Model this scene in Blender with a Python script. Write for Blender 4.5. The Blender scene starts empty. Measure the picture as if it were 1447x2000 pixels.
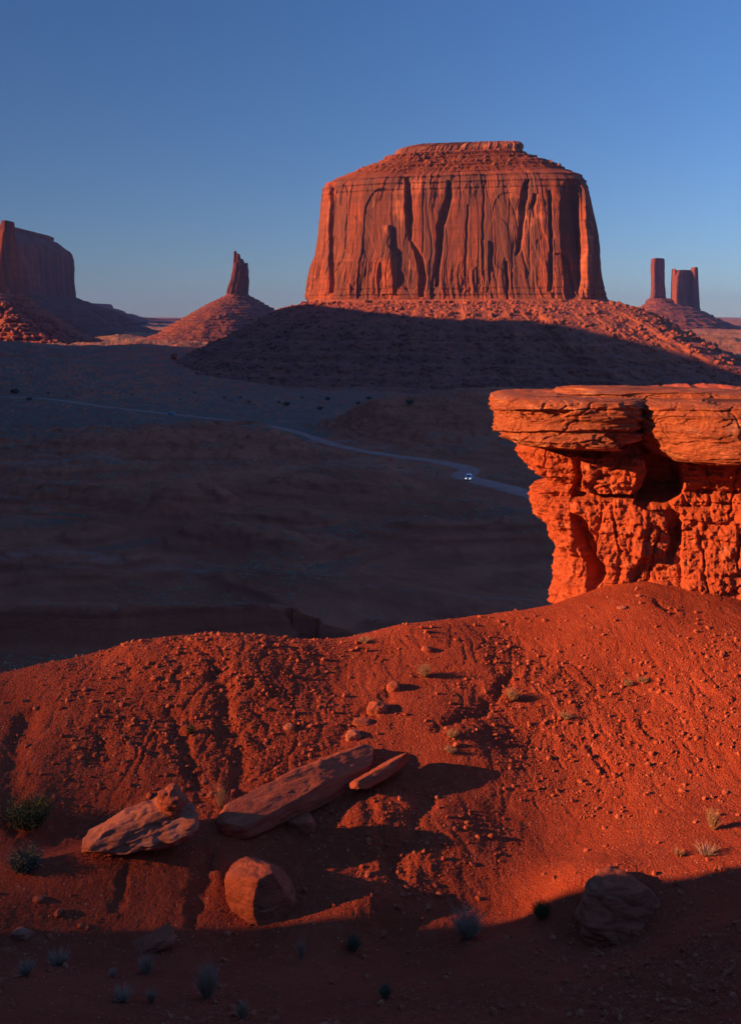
import bpy, bmesh, math, random
import numpy as np
from mathutils import Vector

# ------------------------------------------------------------------ camera, sky, sun, exposure
sc = bpy.context.scene
COL = sc.collection
HZ, F, CX = 618.0, 2000.0, 723.5          # horizon row, focal length, centre column of the photograph
cam = bpy.data.cameras.new("camera")
cam.sensor_width = 36.0
cam.lens = 36.0
cam.shift_y = (HZ - 1000.0) / 2000.0
cam.clip_start, cam.clip_end = 0.5, 60000.0
camo = bpy.data.objects.new("camera", cam)
camo.rotation_euler = (math.radians(90), 0, 0)
COL.objects.link(camo)
sc.camera = camo

SUN_EL, SUN_A = math.radians(16), math.radians(12)
TS = Vector((-math.cos(SUN_EL)*math.cos(SUN_A), -math.cos(SUN_EL)*math.sin(SUN_A), math.sin(SUN_EL)))
world = bpy.data.worlds.new("World")
sc.world = world
world.use_nodes = True
wn = world.node_tree
bg = wn.nodes["Background"]
sky = wn.nodes.new("ShaderNodeTexSky")
sky.sky_type = 'NISHITA'
sky.sun_disc = False
sky.sun_elevation = SUN_EL
sky.sun_rotation = math.atan2(TS.x, TS.y)
sky.altitude = 1600
sky.air_density = 1.0
sky.dust_density = 0.4
sky.ozone_density = 2.5
# clear deep-blue evening sky: bluer with height, darker towards the sunset side as through a polariser
wtc = wn.nodes.new("ShaderNodeTexCoord"); wsep = wn.nodes.new("ShaderNodeSeparateXYZ"); wn.links.new(wtc.outputs["Generated"], wsep.inputs[0])
wr = wn.nodes.new("ShaderNodeMapRange"); wr.inputs[1].default_value = 0.02; wr.inputs[2].default_value = 0.30; wn.links.new(wsep.outputs[2], wr.inputs[0])
wm = wn.nodes.new("ShaderNodeMix"); wm.data_type = 'RGBA'; wm.inputs[6].default_value = (.62,.74,.98,1); wm.inputs[7].default_value = (.60,.88,1.26,1); wn.links.new(wr.outputs[0], wm.inputs[0])
wx = wn.nodes.new("ShaderNodeMapRange"); wx.inputs[1].default_value = -.5; wx.inputs[2].default_value = .5; wx.inputs[3].default_value = .60; wx.inputs[4].default_value = 1.32; wn.links.new(wsep.outputs[0], wx.inputs[0])
wv = wn.nodes.new("ShaderNodeVectorMath"); wv.operation = 'MULTIPLY'; wn.links.new(sky.outputs[0], wv.inputs[0]); wn.links.new(wm.outputs[2], wv.inputs[1])
wv2 = wn.nodes.new("ShaderNodeVectorMath"); wv2.operation = 'SCALE'; wn.links.new(wv.outputs[0], wv2.inputs[0]); wn.links.new(wx.outputs[0], wv2.inputs[3])
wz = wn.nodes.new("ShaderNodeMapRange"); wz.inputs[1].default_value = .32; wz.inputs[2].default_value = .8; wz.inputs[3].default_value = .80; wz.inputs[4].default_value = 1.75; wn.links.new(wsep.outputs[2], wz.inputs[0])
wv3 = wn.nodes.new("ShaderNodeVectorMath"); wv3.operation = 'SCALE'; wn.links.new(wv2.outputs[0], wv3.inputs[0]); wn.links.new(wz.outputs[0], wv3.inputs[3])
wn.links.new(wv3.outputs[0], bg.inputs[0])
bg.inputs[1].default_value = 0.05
sun = bpy.data.lights.new("sun", 'SUN')
sun.energy = 5.0
sun.color = (1.0, 0.42, 0.17)
sun.angle = math.radians(0.5)
suno = bpy.data.objects.new("sun", sun)
suno.rotation_euler = TS.to_track_quat('Z', 'Y').to_euler()
suno.location = (-200, -80, 200)
COL.objects.link(suno)
sc.view_settings.view_transform = 'Standard'
sc.view_settings.look = 'None'
sc.view_settings.exposure = 1.3
sc.view_settings.gamma = 1.0
sc.cycles.max_bounces = 5
sc.cycles.diffuse_bounces = 3
sc.cycles.volume_bounces = 0
sc.cycles.use_adaptive_sampling = True
sc.cycles.adaptive_threshold = 0.015
sc.cycles.use_denoising = True

# ------------------------------------------------------------------ helpers: noise
def _hash(ix, iy, iz, seed):
    h = (ix.astype(np.int64)*374761393 + iy.astype(np.int64)*668265263 + iz.astype(np.int64)*2147483647*3 + seed*974634777) & 0xFFFFFFFF
    h = ((h ^ (h >> 13)) * 1274126177) & 0xFFFFFFFF
    h = ((h ^ (h >> 16)) * 2246822519) & 0xFFFFFFFF
    return h ^ (h >> 15)

def vn2(x, y, seed=0):
    """gradient noise in 2-D, about -1..1"""
    x = np.asarray(x, float); y = np.asarray(y, float)
    ix = np.floor(x); iy = np.floor(y); fx = x-ix; fy = y-iy
    u = fx*fx*fx*(fx*(fx*6-15)+10); v = fy*fy*fy*(fy*(fy*6-15)+10)
    z0 = np.zeros_like(ix)
    def g(ax, ay, dx, dy):
        a = _hash(ix+ax, iy+ay, z0, seed) * (2*np.pi/4294967296.0)
        return np.cos(a)*dx + np.sin(a)*dy
    a = g(0,0,fx,fy); b = g(1,0,fx-1,fy); c = g(0,1,fx,fy-1); d = g(1,1,fx-1,fy-1)
    return 1.5*((a+(b-a)*u)*(1-v) + (c+(d-c)*u)*v)

def vn3(x, y, z, seed=0):
    x, y, z = [np.asarray(q, float) for q in (x, y, z)]
    ix = np.floor(x); iy = np.floor(y); iz = np.floor(z)
    fx = x-ix; fy = y-iy; fz = z-iz
    u, v, w = [f*f*(3-2*f) for f in (fx, fy, fz)]
    def g(ax, ay, az):
        return _hash(ix+ax, iy+ay, iz+az, seed) * (2/4294967296.0) - 1
    r = 0
    for az, wz in ((0, 1-w), (1, w)):
        r = r + wz*(((1-u)*g(0,0,az)+u*g(1,0,az))*(1-v) + ((1-u)*g(0,1,az)+u*g(1,1,az))*v)
    return r

def fbm2(x, y, o=4, seed=0, gain=.5, lac=2.03):
    r = 0; a = 1; f = 1; t = 0
    for k in range(o):
        r = r + a*vn2(x*f+k*13.7, y*f-k*7.3, seed+k*17); t += a; a *= gain; f *= lac
    return r/t

def fbm3(x, y, z, o=4, seed=0, gain=.5, lac=2.03):
    r = 0; a = 1; f = 1; t = 0
    for k in range(o):
        r = r + a*vn3(x*f+k*13.7, y*f-k*7.3, z*f+k*3.1, seed+k*17); t += a; a *= gain; f *= lac
    return r/t

def worley3(x, y, z, seed=0):
    """distance to the nearest random feature point"""
    ix = np.floor(x); iy = np.floor(y); iz = np.floor(z)
    best = np.full(np.shape(x), 9.0)
    for dx in (-1, 0, 1):
        for dy in (-1, 0, 1):
            for dz in (-1, 0, 1):
                cx, cy, cz = ix+dx, iy+dy, iz+dz
                h = _hash(cx, cy, cz, seed)
                px = cx + (h & 1023)/1023.0; py = cy + ((h >> 10) & 1023)/1023.0; pz = cz + ((h >> 20) & 1023)/1023.0
                best = np.minimum(best, (px-x)**2 + (py-y)**2 + (pz-z)**2)
    return np.sqrt(best)

def sstep(a, b, x):
    t = np.clip((x-a)/(b-a), 0, 1)
    return t*t*(3-2*t)

def terr(n, k, sharp=.25):
    """turn a smooth field into flat steps with steep edges"""
    m = n*k; f = np.floor(m); return (f + sstep(.5-sharp/2, .5+sharp/2, m-f))/k

# ------------------------------------------------------------------ helpers: objects
def tag(o, label=None, cat=None, group=None, kind=None):
    if label: o['label'] = label
    if cat: o['category'] = cat
    if group: o['group'] = group
    if kind: o['kind'] = kind
    return o

def mk(name, V, Fc, mat, parent=None, smooth=True, loc=None):
    """V (n,3) float, Fc (m,3|4) int arrays"""
    V = np.asarray(V, np.float32); Fc = np.asarray(Fc, np.int32)
    if loc is not None: V = V - np.asarray(loc, np.float32)
    me = bpy.data.meshes.new(name)
    m, k = Fc.shape
    me.vertices.add(len(V)); me.vertices.foreach_set("co", V.ravel())
    me.loops.add(m*k); me.loops.foreach_set("vertex_index", Fc.ravel())
    me.polygons.add(m); me.polygons.foreach_set("loop_start", np.arange(0, m*k, k, dtype=np.int32))
    me.polygons.foreach_set("loop_total", np.full(m, k, np.int32))
    me.polygons.foreach_set("use_smooth", np.full(m, smooth))
    me.update(calc_edges=True)
    me.validate()
    me.materials.append(mat)
    o = bpy.data.objects.new(name, me); COL.objects.link(o)
    if parent is not None: o.parent = parent
    if loc is not None and parent is None: o.location = loc
    return o

def thing(name, label, cat, loc, group=None):
    o = bpy.data.objects.new(name, None); COL.objects.link(o)
    o.location = loc; o.empty_display_size = .1
    return tag(o, label, cat, group)

def gridfaces(R, C, closed=False, off=0, flip=False):
    r = np.arange(R-1)[:, None]; cn = C if closed else C-1
    c = np.arange(cn)[None, :]; c2 = (c+1) % C
    a = r*C+c; b = r*C+c2; d = (r+1)*C+c; e = (r+1)*C+c2
    q = np.stack([a, d, e, b] if flip else [a, b, e, d], -1).reshape(-1, 4) + off
    return q

def X(px, Y): return (px-CX)/F*Y
def Z(py, Y): return (HZ-py)/F*Y

# ------------------------------------------------------------------ helpers: materials
class NT:
    def __init__(s, name):
        s.m = bpy.data.materials.new(name); s.m.use_nodes = True
        s.t = s.m.node_tree; s.b = s.t.nodes["Principled BSDF"]
        s.b.inputs["Roughness"].default_value = .95
        s.b.inputs["Specular IOR Level"].default_value = .15
        s.co = s.t.nodes.new("ShaderNodeTexCoord").outputs["Object"]
    def n(s, t, **k):
        o = s.t.nodes.new(t)
        for a, b in k.items(): setattr(o, a, b)
        return o
    def l(s, a, b): s.t.links.new(a, b)
    def mapped(s, sx, sy, sz, rot=(0,0,0)):
        m = s.n("ShaderNodeMapping"); m.inputs["Scale"].default_value = (sx, sy, sz); m.inputs["Rotation"].default_value = rot
        s.l(s.co, m.inputs[0]); return m.outputs[0]
    def noise(s, vec, scale=1, detail=6, rough=.6, dist=0.0):
        n = s.n("ShaderNodeTexNoise"); n.inputs["Scale"].default_value = scale; n.inputs["Detail"].default_value = detail
        n.inputs["Roughness"].default_value = rough; n.inputs["Distortion"].default_value = dist
        s.l(vec, n.inputs["Vector"]); return n.outputs["Fac"]
    def voro(s, vec, scale=1, feat='F1'):
        n = s.n("ShaderNodeTexVoronoi"); n.feature = feat; n.inputs["Scale"].default_value = scale
        s.l(vec, n.inputs["Vector"]); return n
    def ramp(s, fac, stops):
        r = s.n("ShaderNodeValToRGB"); e = r.color_ramp.elements
        while len(e) < len(stops): e.new(.5)
        for i, (p, c) in enumerate(stops):
            e[i].position = p; e[i].color = (c, c, c, 1) if isinstance(c, (int, float)) else (*c, 1)
        s.l(fac, r.inputs[0]); return r.outputs[0]
    def mix(s, fac, a, b, mode='MIX'):
        m = s.n("ShaderNodeMix", data_type='RGBA', blend_type=mode)
        if isinstance(fac, (int, float)): m.inputs[0].default_value = fac
        else: s.l(fac, m.inputs[0])
        for q, i in ((a, 6), (b, 7)):
            if isinstance(q, tuple): m.inputs[i].default_value = (*q, 1)
            else: s.l(q, m.inputs[i])
        return m.outputs[2]
    def attr(s, name):
        return s.n("ShaderNodeAttribute", attribute_name=name).outputs["Fac"]
    def math(s, op, a, b):
        m = s.n("ShaderNodeMath", operation=op)
        for i, q in enumerate((a, b)):
            if isinstance(q, (int, float)): m.inputs[i].default_value = q
            else: s.l(q, m.inputs[i])
        return m.outputs[0]
    def bump(s, h, dist, strength=1.0):
        b = s.n("ShaderNodeBump"); b.inputs["Distance"].default_value = dist; b.inputs["Strength"].default_value = strength
        s.l(h, b.inputs["Height"])
        prev = s.b.inputs["Normal"]
        if prev.is_linked: s.l(prev.links[0].from_socket, b.inputs["Normal"])
        s.l(b.outputs[0], prev)
    def color(s, c):
        if isinstance(c, tuple): s.b.inputs["Base Color"].default_value = (*c, 1)
        else: s.l(c, s.b.inputs["Base Color"])

def cliff_mat(name, base, dark, light, sc_, bed=0.0, bumpd=2.0):
    t = NT(name)
    v = t.mapped(1/sc_, 1/sc_, .13/sc_)
    n1 = t.noise(v, 1.0, 7, .62, .6)
    c = t.mix(t.ramp(n1, [(.44, 0), (.60, 1)]), dark, base)
    n2 = t.noise(t.mapped(.45/sc_, .45/sc_, .2/sc_), 1.0, 6, .6, .8)
    c = t.mix(t.ramp(n2, [(.57, 0), (.66, 1)]), c, light)
    n3 = t.noise(t.mapped(.2/sc_, .2/sc_, 5/sc_), 1.0, 4, .6, .3)
    c = t.mix(t.math('MULTIPLY', t.ramp(n3, [(.42, 1), (.58, 0)]), .35+bed), c, dark)
    t.color(c)
    t.bump(t.noise(t.mapped(1.6/sc_, 1.6/sc_, .5/sc_), 1.0, 8, .68), bumpd)
    t.bump(t.noise(t.mapped(.5/sc_, .5/sc_, 8/sc_), 1.0, 4, .6), bumpd*.35)
    return t.m

def rubble_mat(name, base, dark, light, sc_, bumpd=1.0):
    t = NT(name)
    n1 = t.noise(t.mapped(1/sc_, 1/sc_, 1/sc_), 1.0, 8, .65)
    c = t.mix(t.ramp(n1, [(.38, 0), (.62, 1)]), dark, base)
    n2 = t.noise(t.mapped(3/sc_, 3/sc_, 3/sc_), 1.0, 6, .7)
    c = t.mix(t.ramp(n2, [(.60, 0), (.70, 1)]), c, light)
    n3 = t.noise(t.mapped(.06/sc_, .06/sc_, 4/sc_), 1.0, 4, .6)
    c = t.mix(t.math('MULTIPLY', t.ramp(n3, [(.42, 1), (.56, 0)]), .45), c, dark)
    t.color(c)
    t.bump(t.noise(t.mapped(4/sc_, 4/sc_, 4/sc_), 1.0, 8, .7), bumpd)
    return t.m

M_cliff = cliff_mat("butte_sandstone", (.27,.073,.037), (.12,.050,.039), (.40,.14,.070), 22, .1, 2.2)
M_cap = cliff_mat("cap_sandstone", (.31,.112,.06), (.17,.063,.04), (.40,.18,.105), 14, .3, 1.2)
M_shale = rubble_mat("red_shale_slope", (.23,.064,.034), (.13,.043,.028), (.35,.15,.09), 14, 1.4)
M_talus = rubble_mat("talus_debris", (.31,.095,.054), (.19,.068,.048), (.42,.19,.12), 20, 1.8)
M_far = cliff_mat("distant_sandstone", (.19,.060,.038), (.12,.042,.034), (.25,.09,.055), 30, .0, 3)
M_fart = rubble_mat("distant_talus", (.19,.060,.036), (.11,.040,.030), (.25,.09,.055), 40, 3)

# ------------------------------------------------------------------ valley heights
PY = np.array([60,100,160,325,450,700,1000,1300,1700,2400,3200,5000,8000,20000.])
PZ = np.array([-44,-46,-50,-52,-56,-68,-82,-88,-72,-68,-64,-60,-50,-25.])
# hills of the valley: px, py of the crest, distance, extra height, half widths across and along the view
RIDGES = [  # (px0,Y0, px1,Y1, height, near width, far width)
    (690,500, 940,540, 15, 60, 60), (940,530, 1500,480, 19, 90, 60),
    (300,395, 640,430, 9, 60, 40), (120,330, 330,400, 4, 40, 25), (640,420,820,330, 4, 40, 25),
    (60,285, 400,262, 5, 16, 12), (380,262, 600,250, 3.5, 14, 12), (420,232, 640,212, 4, 10, 9),
    (800,232, 1040,240, 3.5, 14, 14), (-200,205, 250,200, 3, 12, 12), (560,300, 900,285, 3, 14, 10),
    (-300,157, 230,154, 4.6, 3, 11), (230,154, 530,160, 4.2, 3, 9), (560,190, 900,170, 2.0, 12, 14),
    (-300,430, 200,450, 5, 50, 40), (350,260,150,232,2.5,9,9), (930,330,1100,300,3.0,16,16),
]
ROAD = [(-400,770),(-100,773),(60,776),(120,781),(210,796),(330,808),(420,818),(480,824),(540,834),(590,845),(640,866),(720,884),(800,894),(860,902),(905,911),(922,918),(905,925),(900,932),(960,944),(1020,962),(1080,976),(1160,990),(1300,1005)]

def seg_t(x, y, x0, y0, x1, y1):
    dx, dy = x1-x0, y1-y0; t = np.clip(((x-x0)*dx+(y-y0)*dy)/(dx*dx+dy*dy), 0, 1)
    ex, ey = x-(x0+t*dx), y-(y0+t*dy)
    return t, np.sqrt(ex*ex+ey*ey), ey

def valley_base(x, y):
    yy = np.maximum(y, 40.)
    z = np.interp(np.log(yy), np.log(PY), PZ)
    s = np.clip((yy-60)/400, 0.05, 1)
    z = z + 32*sstep(-60, -400, x)*sstep(500, 1000, yy)*sstep(2400, 1500, yy)
    z = z + fbm2(x/260., y/260., 4, 5)*9*np.clip(yy/1000, .12, 3)
    return z

road_xy = None
def road_dist(x, y):
    b = np.full(np.shape(x), 1e9); zz = np.zeros(np.shape(x))
    for i in range(0, len(road_xy)-2, 2):
        a, c = road_xy[i], road_xy[i+2]
        t, d, _ = seg_t(x, y, a[0], a[1], c[0], c[1])
        k = d < b; b = np.where(k, d, b); zz = np.where(k, a[2]+(c[2]-a[2])*t, zz)
    return b, zz
_rg = None
def road_clear(x, y):
    global _rg
    if road_xy is None: return 1.0
    if _rg is None:
        gx = np.arange(-700, 701, 8.); gy = np.arange(180, 1101, 8.); A, B = np.meshgrid(gx, gy)
        _rg = road_dist(A, B)[0]
    fx = np.clip((x+700)/8, 0, _rg.shape[1]-1.001); fy = np.clip((y-180)/8, 0, _rg.shape[0]-1.001)
    ix = fx.astype(int); iy = fy.astype(int); a = fx-ix; b = fy-iy
    g = (_rg[iy, ix]*(1-a)+_rg[iy, ix+1]*a)*(1-b)+(_rg[iy+1, ix]*(1-a)+_rg[iy+1, ix+1]*a)*b
    return sstep(8, 42, g)
def valley_h(x, y, detail=True):
    z = valley_base(x, y)
    add = np.zeros_like(z)
    wx = fbm2(x/70., y/70., 3, 31)*22*np.clip(y/400., .25, 1); wy = fbm2(x/60., y/60., 3, 47)*18*np.clip(y/400., .25, 1)
    for (p0, y0, p1, y1, h, wn_, wf) in RIDGES:
        h = h*1.3
        t, d, ey = seg_t(x+wx, y+wy, X(p0, y0), y0, X(p1, y1), y1)
        w = np.where(ey > 0, wf, wn_)
        add = np.maximum(add, h*np.exp(-(d/w)**2*1.1)) if h > 3.9 else add + h*np.exp(-(d/w)**2*1.1)
    add = add*road_clear(x, y)
    q = z + add
    # strata: ledges
    g = fbm2(x/90., y/90., 4, 77)
    near = np.clip(1-(y-600)/900., 0, 1)
    q = q + near*(terr(add+g*1.6+fbm2(x/14., y/14., 3, 79)*.5, .6, .3)-(add+g*1.6))*(.18+.5*np.clip(fbm2(x/55., y/55., 3, 78)+.35, 0, 1))
    if detail:
        sc1 = np.clip(y/300., .35, 4)
        q = q + fbm2(x/28., y/28., 5, 11)*1.6*sc1**.7 + np.abs(fbm2(x/6., y/8., 4, 13))*.75*sc1
        r = 1-np.abs(fbm2(x/16., y/24., 4, 21))*2
        q = q - np.clip(r-.55, 0, 1)*2.2*sc1**.5*np.clip((add+1)/6, .15, 1)*near
    if road_xy is not None:
        dm = np.full(np.shape(x), 1e9); zr = np.zeros(np.shape(x))
        m = (y > 180) & (y < 1100) & (np.abs(x) < 700)
        m[m] = road_clear(x[m], y[m]) < .7
        if m.any():
            xm, ym = x[m], y[m]; b, zz = road_dist(xm, ym)
            qm = q[m]; w = sstep(16, 5, b); q = q.copy(); q[m] = qm*(1-w)+(zz-.12)*w
    return q

# road: find where each pixel ray meets the smoothed valley
def ray_hit(px, py, hf, y0=60, y1=3000):
    ys = np.exp(np.linspace(np.log(y0), np.log(y1), 1500))
    xs = X(px, ys); zs = Z(py, ys)
    d = zs - hf(xs, ys)
    k = np.argmax(d < 0)
    return xs[k], ys[k], float(hf(xs[k:k+1], ys[k:k+1])[0])
def _road_pts():
    P = [ray_hit(a, b, lambda x, y: valley_base(x, y), 150) for a, b in ROAD]
    P = np.array(P)
    n = len(P); tt = np.linspace(0, n-1, (n-1)*10+1)
    Q = np.stack([np.interp(tt, np.arange(n), P[:, i]) for i in range(3)], 1)
    for _ in range(40):
        Q[1:-1] = .25*Q[:-2]+.5*Q[1:-1]+.25*Q[2:]
    return Q
road_xy = _road_pts()

# ------------------------------------------------------------------ ground sheet of the valley
def nonuni(a, b, fine0, fine1, nf, nc):
    l = fine0 - (fine0-a)*(np.linspace(1, 0, nc, endpoint=False)**2)
    m = np.linspace(fine0, fine1, nf, endpoint=False)
    r = fine1 + (b-fine1)*(np.linspace(0, 1, nc)**2)
    return np.concatenate([l, m, r])
def build_valley():
    u = nonuni(-4, 4, -.42, .42, 820, 110)
    yy = np.exp(np.concatenate([np.linspace(np.log(62), np.log(1700), 1050, endpoint=False), np.linspace(np.log(1700), np.log(20000), 170)]))
    U, YY = np.meshgrid(u, yy)
    XX = U*YY
    ZZ = valley_h(XX.ravel(), YY.ravel()).reshape(XX.shape)
    V = np.stack([XX, YY, ZZ], -1).reshape(-1, 3)
    t = NT("desert_floor")
    patch = t.noise(t.mapped(.014, .022, .05), 1.0, 7, .68, .5)
    patch2 = t.noise(t.mapped(.05, .05, .05), 1.0, 7, .65, .3)
    c = t.mix(t.ramp(patch2, [(.35, 0), (.65, 1)]), (.40,.096,.046), (.50,.14,.072))
    strat = t.noise(t.mapped(.006, .006, .9), 1.0, 4, .6)
    c = t.mix(t.ramp(strat, [(.40, .5), (.55, 0)]), c, (.24,.06,.034))
    sage = t.mix(t.noise(t.mapped(.5, .5, .5), 1.0, 3, .6), (.055,.082,.068), (.14,.155,.12))
    geo = t.n("ShaderNodeNewGeometry"); sep = t.n("ShaderNodeSeparateXYZ"); t.l(geo.outputs["Normal"], sep.inputs[0])
    flat = t.ramp(sep.outputs[2], [(.95, 0), (.995, 1)])
    far = t.n("ShaderNodeSeparateXYZ"); t.l(t.co, far.inputs[0])
    mr = t.n("ShaderNodeMapRange"); mr.inputs[1].default_value = 300; mr.inputs[2].default_value = 560; mr.inputs[3].default_value = -.07; mr.inputs[4].default_value = .30
    t.l(far.outputs[1], mr.inputs[0])
    pf = t.math('ADD', patch, mr.outputs[0])
    scrub = t.attr("scrub")
    pf = t.math('ADD', patch, t.math('ADD', t.math('MULTIPLY', scrub, .42), -.04))
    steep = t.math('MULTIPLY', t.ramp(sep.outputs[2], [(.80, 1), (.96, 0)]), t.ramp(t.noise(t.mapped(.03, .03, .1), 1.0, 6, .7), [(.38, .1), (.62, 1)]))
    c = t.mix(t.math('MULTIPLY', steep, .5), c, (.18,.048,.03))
    fac = t.math('MULTIPLY', t.ramp(pf, [(.48, 0), (.58, .85)]), flat)
    fac = t.math('MULTIPLY', fac, t.ramp(t.noise(t.mapped(.35, .35, .35), 1.0, 6, .75), [(.32, .35), (.56, 1)]))
    c = t.mix(fac, c, sage)
    # pale sandy washes
    w = t.noise(t.mapped(.008, .04, .03), 1.0, 6, .65, 1.2)
    c = t.mix(t.math('MULTIPLY', t.ramp(w, [(.60, 0), (.66, 1)]), t.math('MULTIPLY', flat, .55)), c, (.33,.19,.16))
    # far plains are straw-coloured
    mr2 = t.n("ShaderNodeMapRange"); mr2.inputs[1].default_value = 1500; mr2.inputs[2].default_value = 2300
    t.l(far.outputs[1], mr2.inputs[0])
    straw = t.mix(t.ramp(t.noise(t.mapped(.008, .03, .03), 1.0, 6, .65), [(.42, 0), (.6, 1)]), (.30,.16,.075), (.20,.075,.042))
    c = t.mix(mr2.outputs[0], c, straw)
    t.color(c)
    t.bump(t.noise(t.mapped(.6, .6, .6), 1.0, 9, .75), 1.1)
    bx = np.array([-900,-300,0,200,330,480,600,660,700,760,850,930,1000,1100,1300,2400]); by = np.array([905,905,905,895,872,862,862,850,825,812,806,800,800,800,800,800.])
    W = np.array([ray_hit(a, b, valley_base, 150) for a, b in zip(bx, by)])
    th = W[:, 0]/W[:, 1]; k = np.argsort(th)
    wob = fbm2(XX/60., YY/60., 4, 88)*.16
    yb = np.interp(U, th[k], W[k, 1])
    plain = sstep(-.03, .05, np.log(YY/yb)+wob*.5)*sstep(2300, 1500, YY)
    o = mk("ground", V, gridfaces(len(yy), len(u)), t.m)
    at = o.data.attributes.new("scrub", 'FLOAT', 'POINT'); at.data.foreach_set("value", plain.ravel().astype(np.float32))
    tag(o, 'dark shadowed desert valley floor of red earth and sage', kind='structure')
build_valley()

# the dirt road
def build_road():
    P = road_xy; n = len(P)
    T = np.gradient(P[:, :2], axis=0); T /= np.linalg.norm(T, axis=1)[:, None]+1e-9
    N = np.stack([-T[:, 1], T[:, 0]], 1)
    W = 3.1 + .9*vn2(np.arange(n)/5., np.zeros(n), 3) + np.interp(P[:, 1], [280, 400], [2.0, 0])
    offs = np.linspace(-1, 1, 9)
    V = []
    for k in offs:
        jit = fbm2(np.arange(n)/3.+k*9, np.zeros(n)+k, 2, 8)*.8*(abs(k) > .9)
        xy = P[:, :2]+N*(k*W+jit)[:, None]
        V.append(np.column_stack([xy, P[:, 2]+.05-.10*abs(k)**3 - .12*(abs(k) > .9)]))
    V = np.stack(V, 1).reshape(-1, 3)
    t = NT("graded_dirt")
    c = t.mix(t.ramp(t.noise(t.mapped(.2, .2, .2), 1.0, 6, .65), [(.35, 0), (.65, 1)]), (.30,.135,.105), (.40,.20,.16))
    t.color(c); t.bump(t.noise(t.mapped(2, 2, 2), 1.0, 6, .7), .08)
    o = mk("road", V, gridfaces(n, 9), t.m)
    tag(o, 'pale winding dirt road across the dark valley', kind='structure')
build_road()

# ------------------------------------------------------------------ lofted rock masses
def loft(levels, NS, NV, nexp=3.2, shear=0.0, relief=None, sx0=None, front=3.0):
    """levels: (z, xl, xr, yf, yb) from top to bottom. Returns grid V (NV,NS,3)."""
    L = np.array(levels, float)
    # parameter along height by distance
    dz = np.abs(np.diff(L[:, 0])) + np.abs(np.diff(L[:, 1]))*.5 + np.abs(np.diff(L[:, 3]))*.5
    tt = np.concatenate([[0], np.cumsum(dz)]); t = np.linspace(0, tt[-1], NV)
    z, xl, xr, yf, yb = [np.interp(t, tt, L[:, i]) for i in range(5)]
    # perimeter sampling, weighted to the front
    ph = np.linspace(0, 2*np.pi, 8001)[:-1]
    k = len(L)//2
    a = (L[k, 2]-L[k, 1])/2; b = (L[k, 4]-L[k, 3])/2
    cx_ = np.sign(np.cos(ph))*np.abs(np.cos(ph))**(2/nexp); cy_ = np.sign(np.sin(ph))*np.abs(np.sin(ph))**(2/nexp)
    seg = np.hypot(np.diff(np.append(cx_, cx_[0]))*a, np.diff(np.append(cy_, cy_[0]))*b)
    w = seg*np.where(cy_ < .15, front, 1.0)
    cum = np.concatenate([[0], np.cumsum(w)]); s = np.linspace(0, cum[-1], NS, endpoint=False)
    pp = np.interp(s, cum, np.append(ph, 2*np.pi))
    cx_ = np.sign(np.cos(pp))*np.abs(np.cos(pp))**(2/nexp); cy_ = np.sign(np.sin(pp))*np.abs(np.sin(pp))**(2/nexp)
    # outline normal
    A, B = ((xr-xl)/2)[:, None], ((yb-yf)/2)[:, None]
    x = (xr+xl)[:, None]/2 + A*cx_[None]; y = (yf+yb)[:, None]/2 + B*cy_[None]
    y = y + (shear*(x-(xr+xl)[:, None]/2) if sx0 is None else shear*np.minimum(x-sx0, 9.))
    tx = np.roll(x, -1, 1)-np.roll(x, 1, 1); ty = np.roll(y, -1, 1)-np.roll(y, 1, 1)
    ln = np.hypot(tx, ty)+1e-9; nx, ny = ty/ln, -tx/ln
    V = np.stack([x, y, np.broadcast_to(z[:, None], x.shape)+0.0], -1)
    Nn = np.stack([nx, ny], -1)
    if relief is not None:
        d, ddz = relief(V, t/tt[-1], Nn)
        V[..., 0] += nx*d; V[..., 1] += ny*d; V[..., 2] += ddz
    return V, t, tt

def grid_part(name, V, r0, r1, mat, parent, close_top=False, close_bot=False, loc=(0,0,0)):
    G = V[r0:r1]; R, C = G.shape[:2]
    Vs = G.reshape(-1, 3); Fc = gridfaces(R, C, True, flip=True)
    fs = [Fc]
    if close_top:
        c = G[0].mean(0); Vs = np.vstack([Vs, c]); i = np.arange(C); k = len(Vs)-1
        fs.append(np.stack([np.full(C, k), i, (i+1) % C, np.full(C, k)], 1))
    tri = None
    o = mk(name, Vs, Fc, mat, parent) if len(fs) == 1 else mk_mixed(name, Vs, Fc, fs[1][:, :3], mat, parent)
    return o

def mk_mixed(name, V, Q, T, mat, parent=None):
    V = np.asarray(V, np.float32)
    me = bpy.data.meshes.new(name)
    me.vertices.add(len(V)); me.vertices.foreach_set("co", V.ravel())
    li = np.concatenate([Q.ravel(), T.ravel()]).astype(np.int32)
    me.loops.add(len(li)); me.loops.foreach_set("vertex_index", li)
    m = len(Q)+len(T); me.polygons.add(m)
    st = np.concatenate([np.arange(len(Q))*4, len(Q)*4+np.arange(len(T))*3]).astype(np.int32)
    me.polygons.foreach_set("loop_start", st)
    me.polygons.foreach_set("loop_total", np.concatenate([np.full(len(Q), 4), np.full(len(T), 3)]).astype(np.int32))
    me.polygons.foreach_set("use_smooth", np.full(m, True))
    me.update(calc_edges=True); me.validate(); me.materials.append(mat)
    o = bpy.data.objects.new(name, me); COL.objects.link(o)
    if parent is not None: o.parent = parent
    return o

def recenter(root, loc):
    """move the root empty to loc, keep children where they are"""
    root.location = loc
    for ch in root.children:
        ch.location = (-loc[0], -loc[1], -loc[2])

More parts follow.
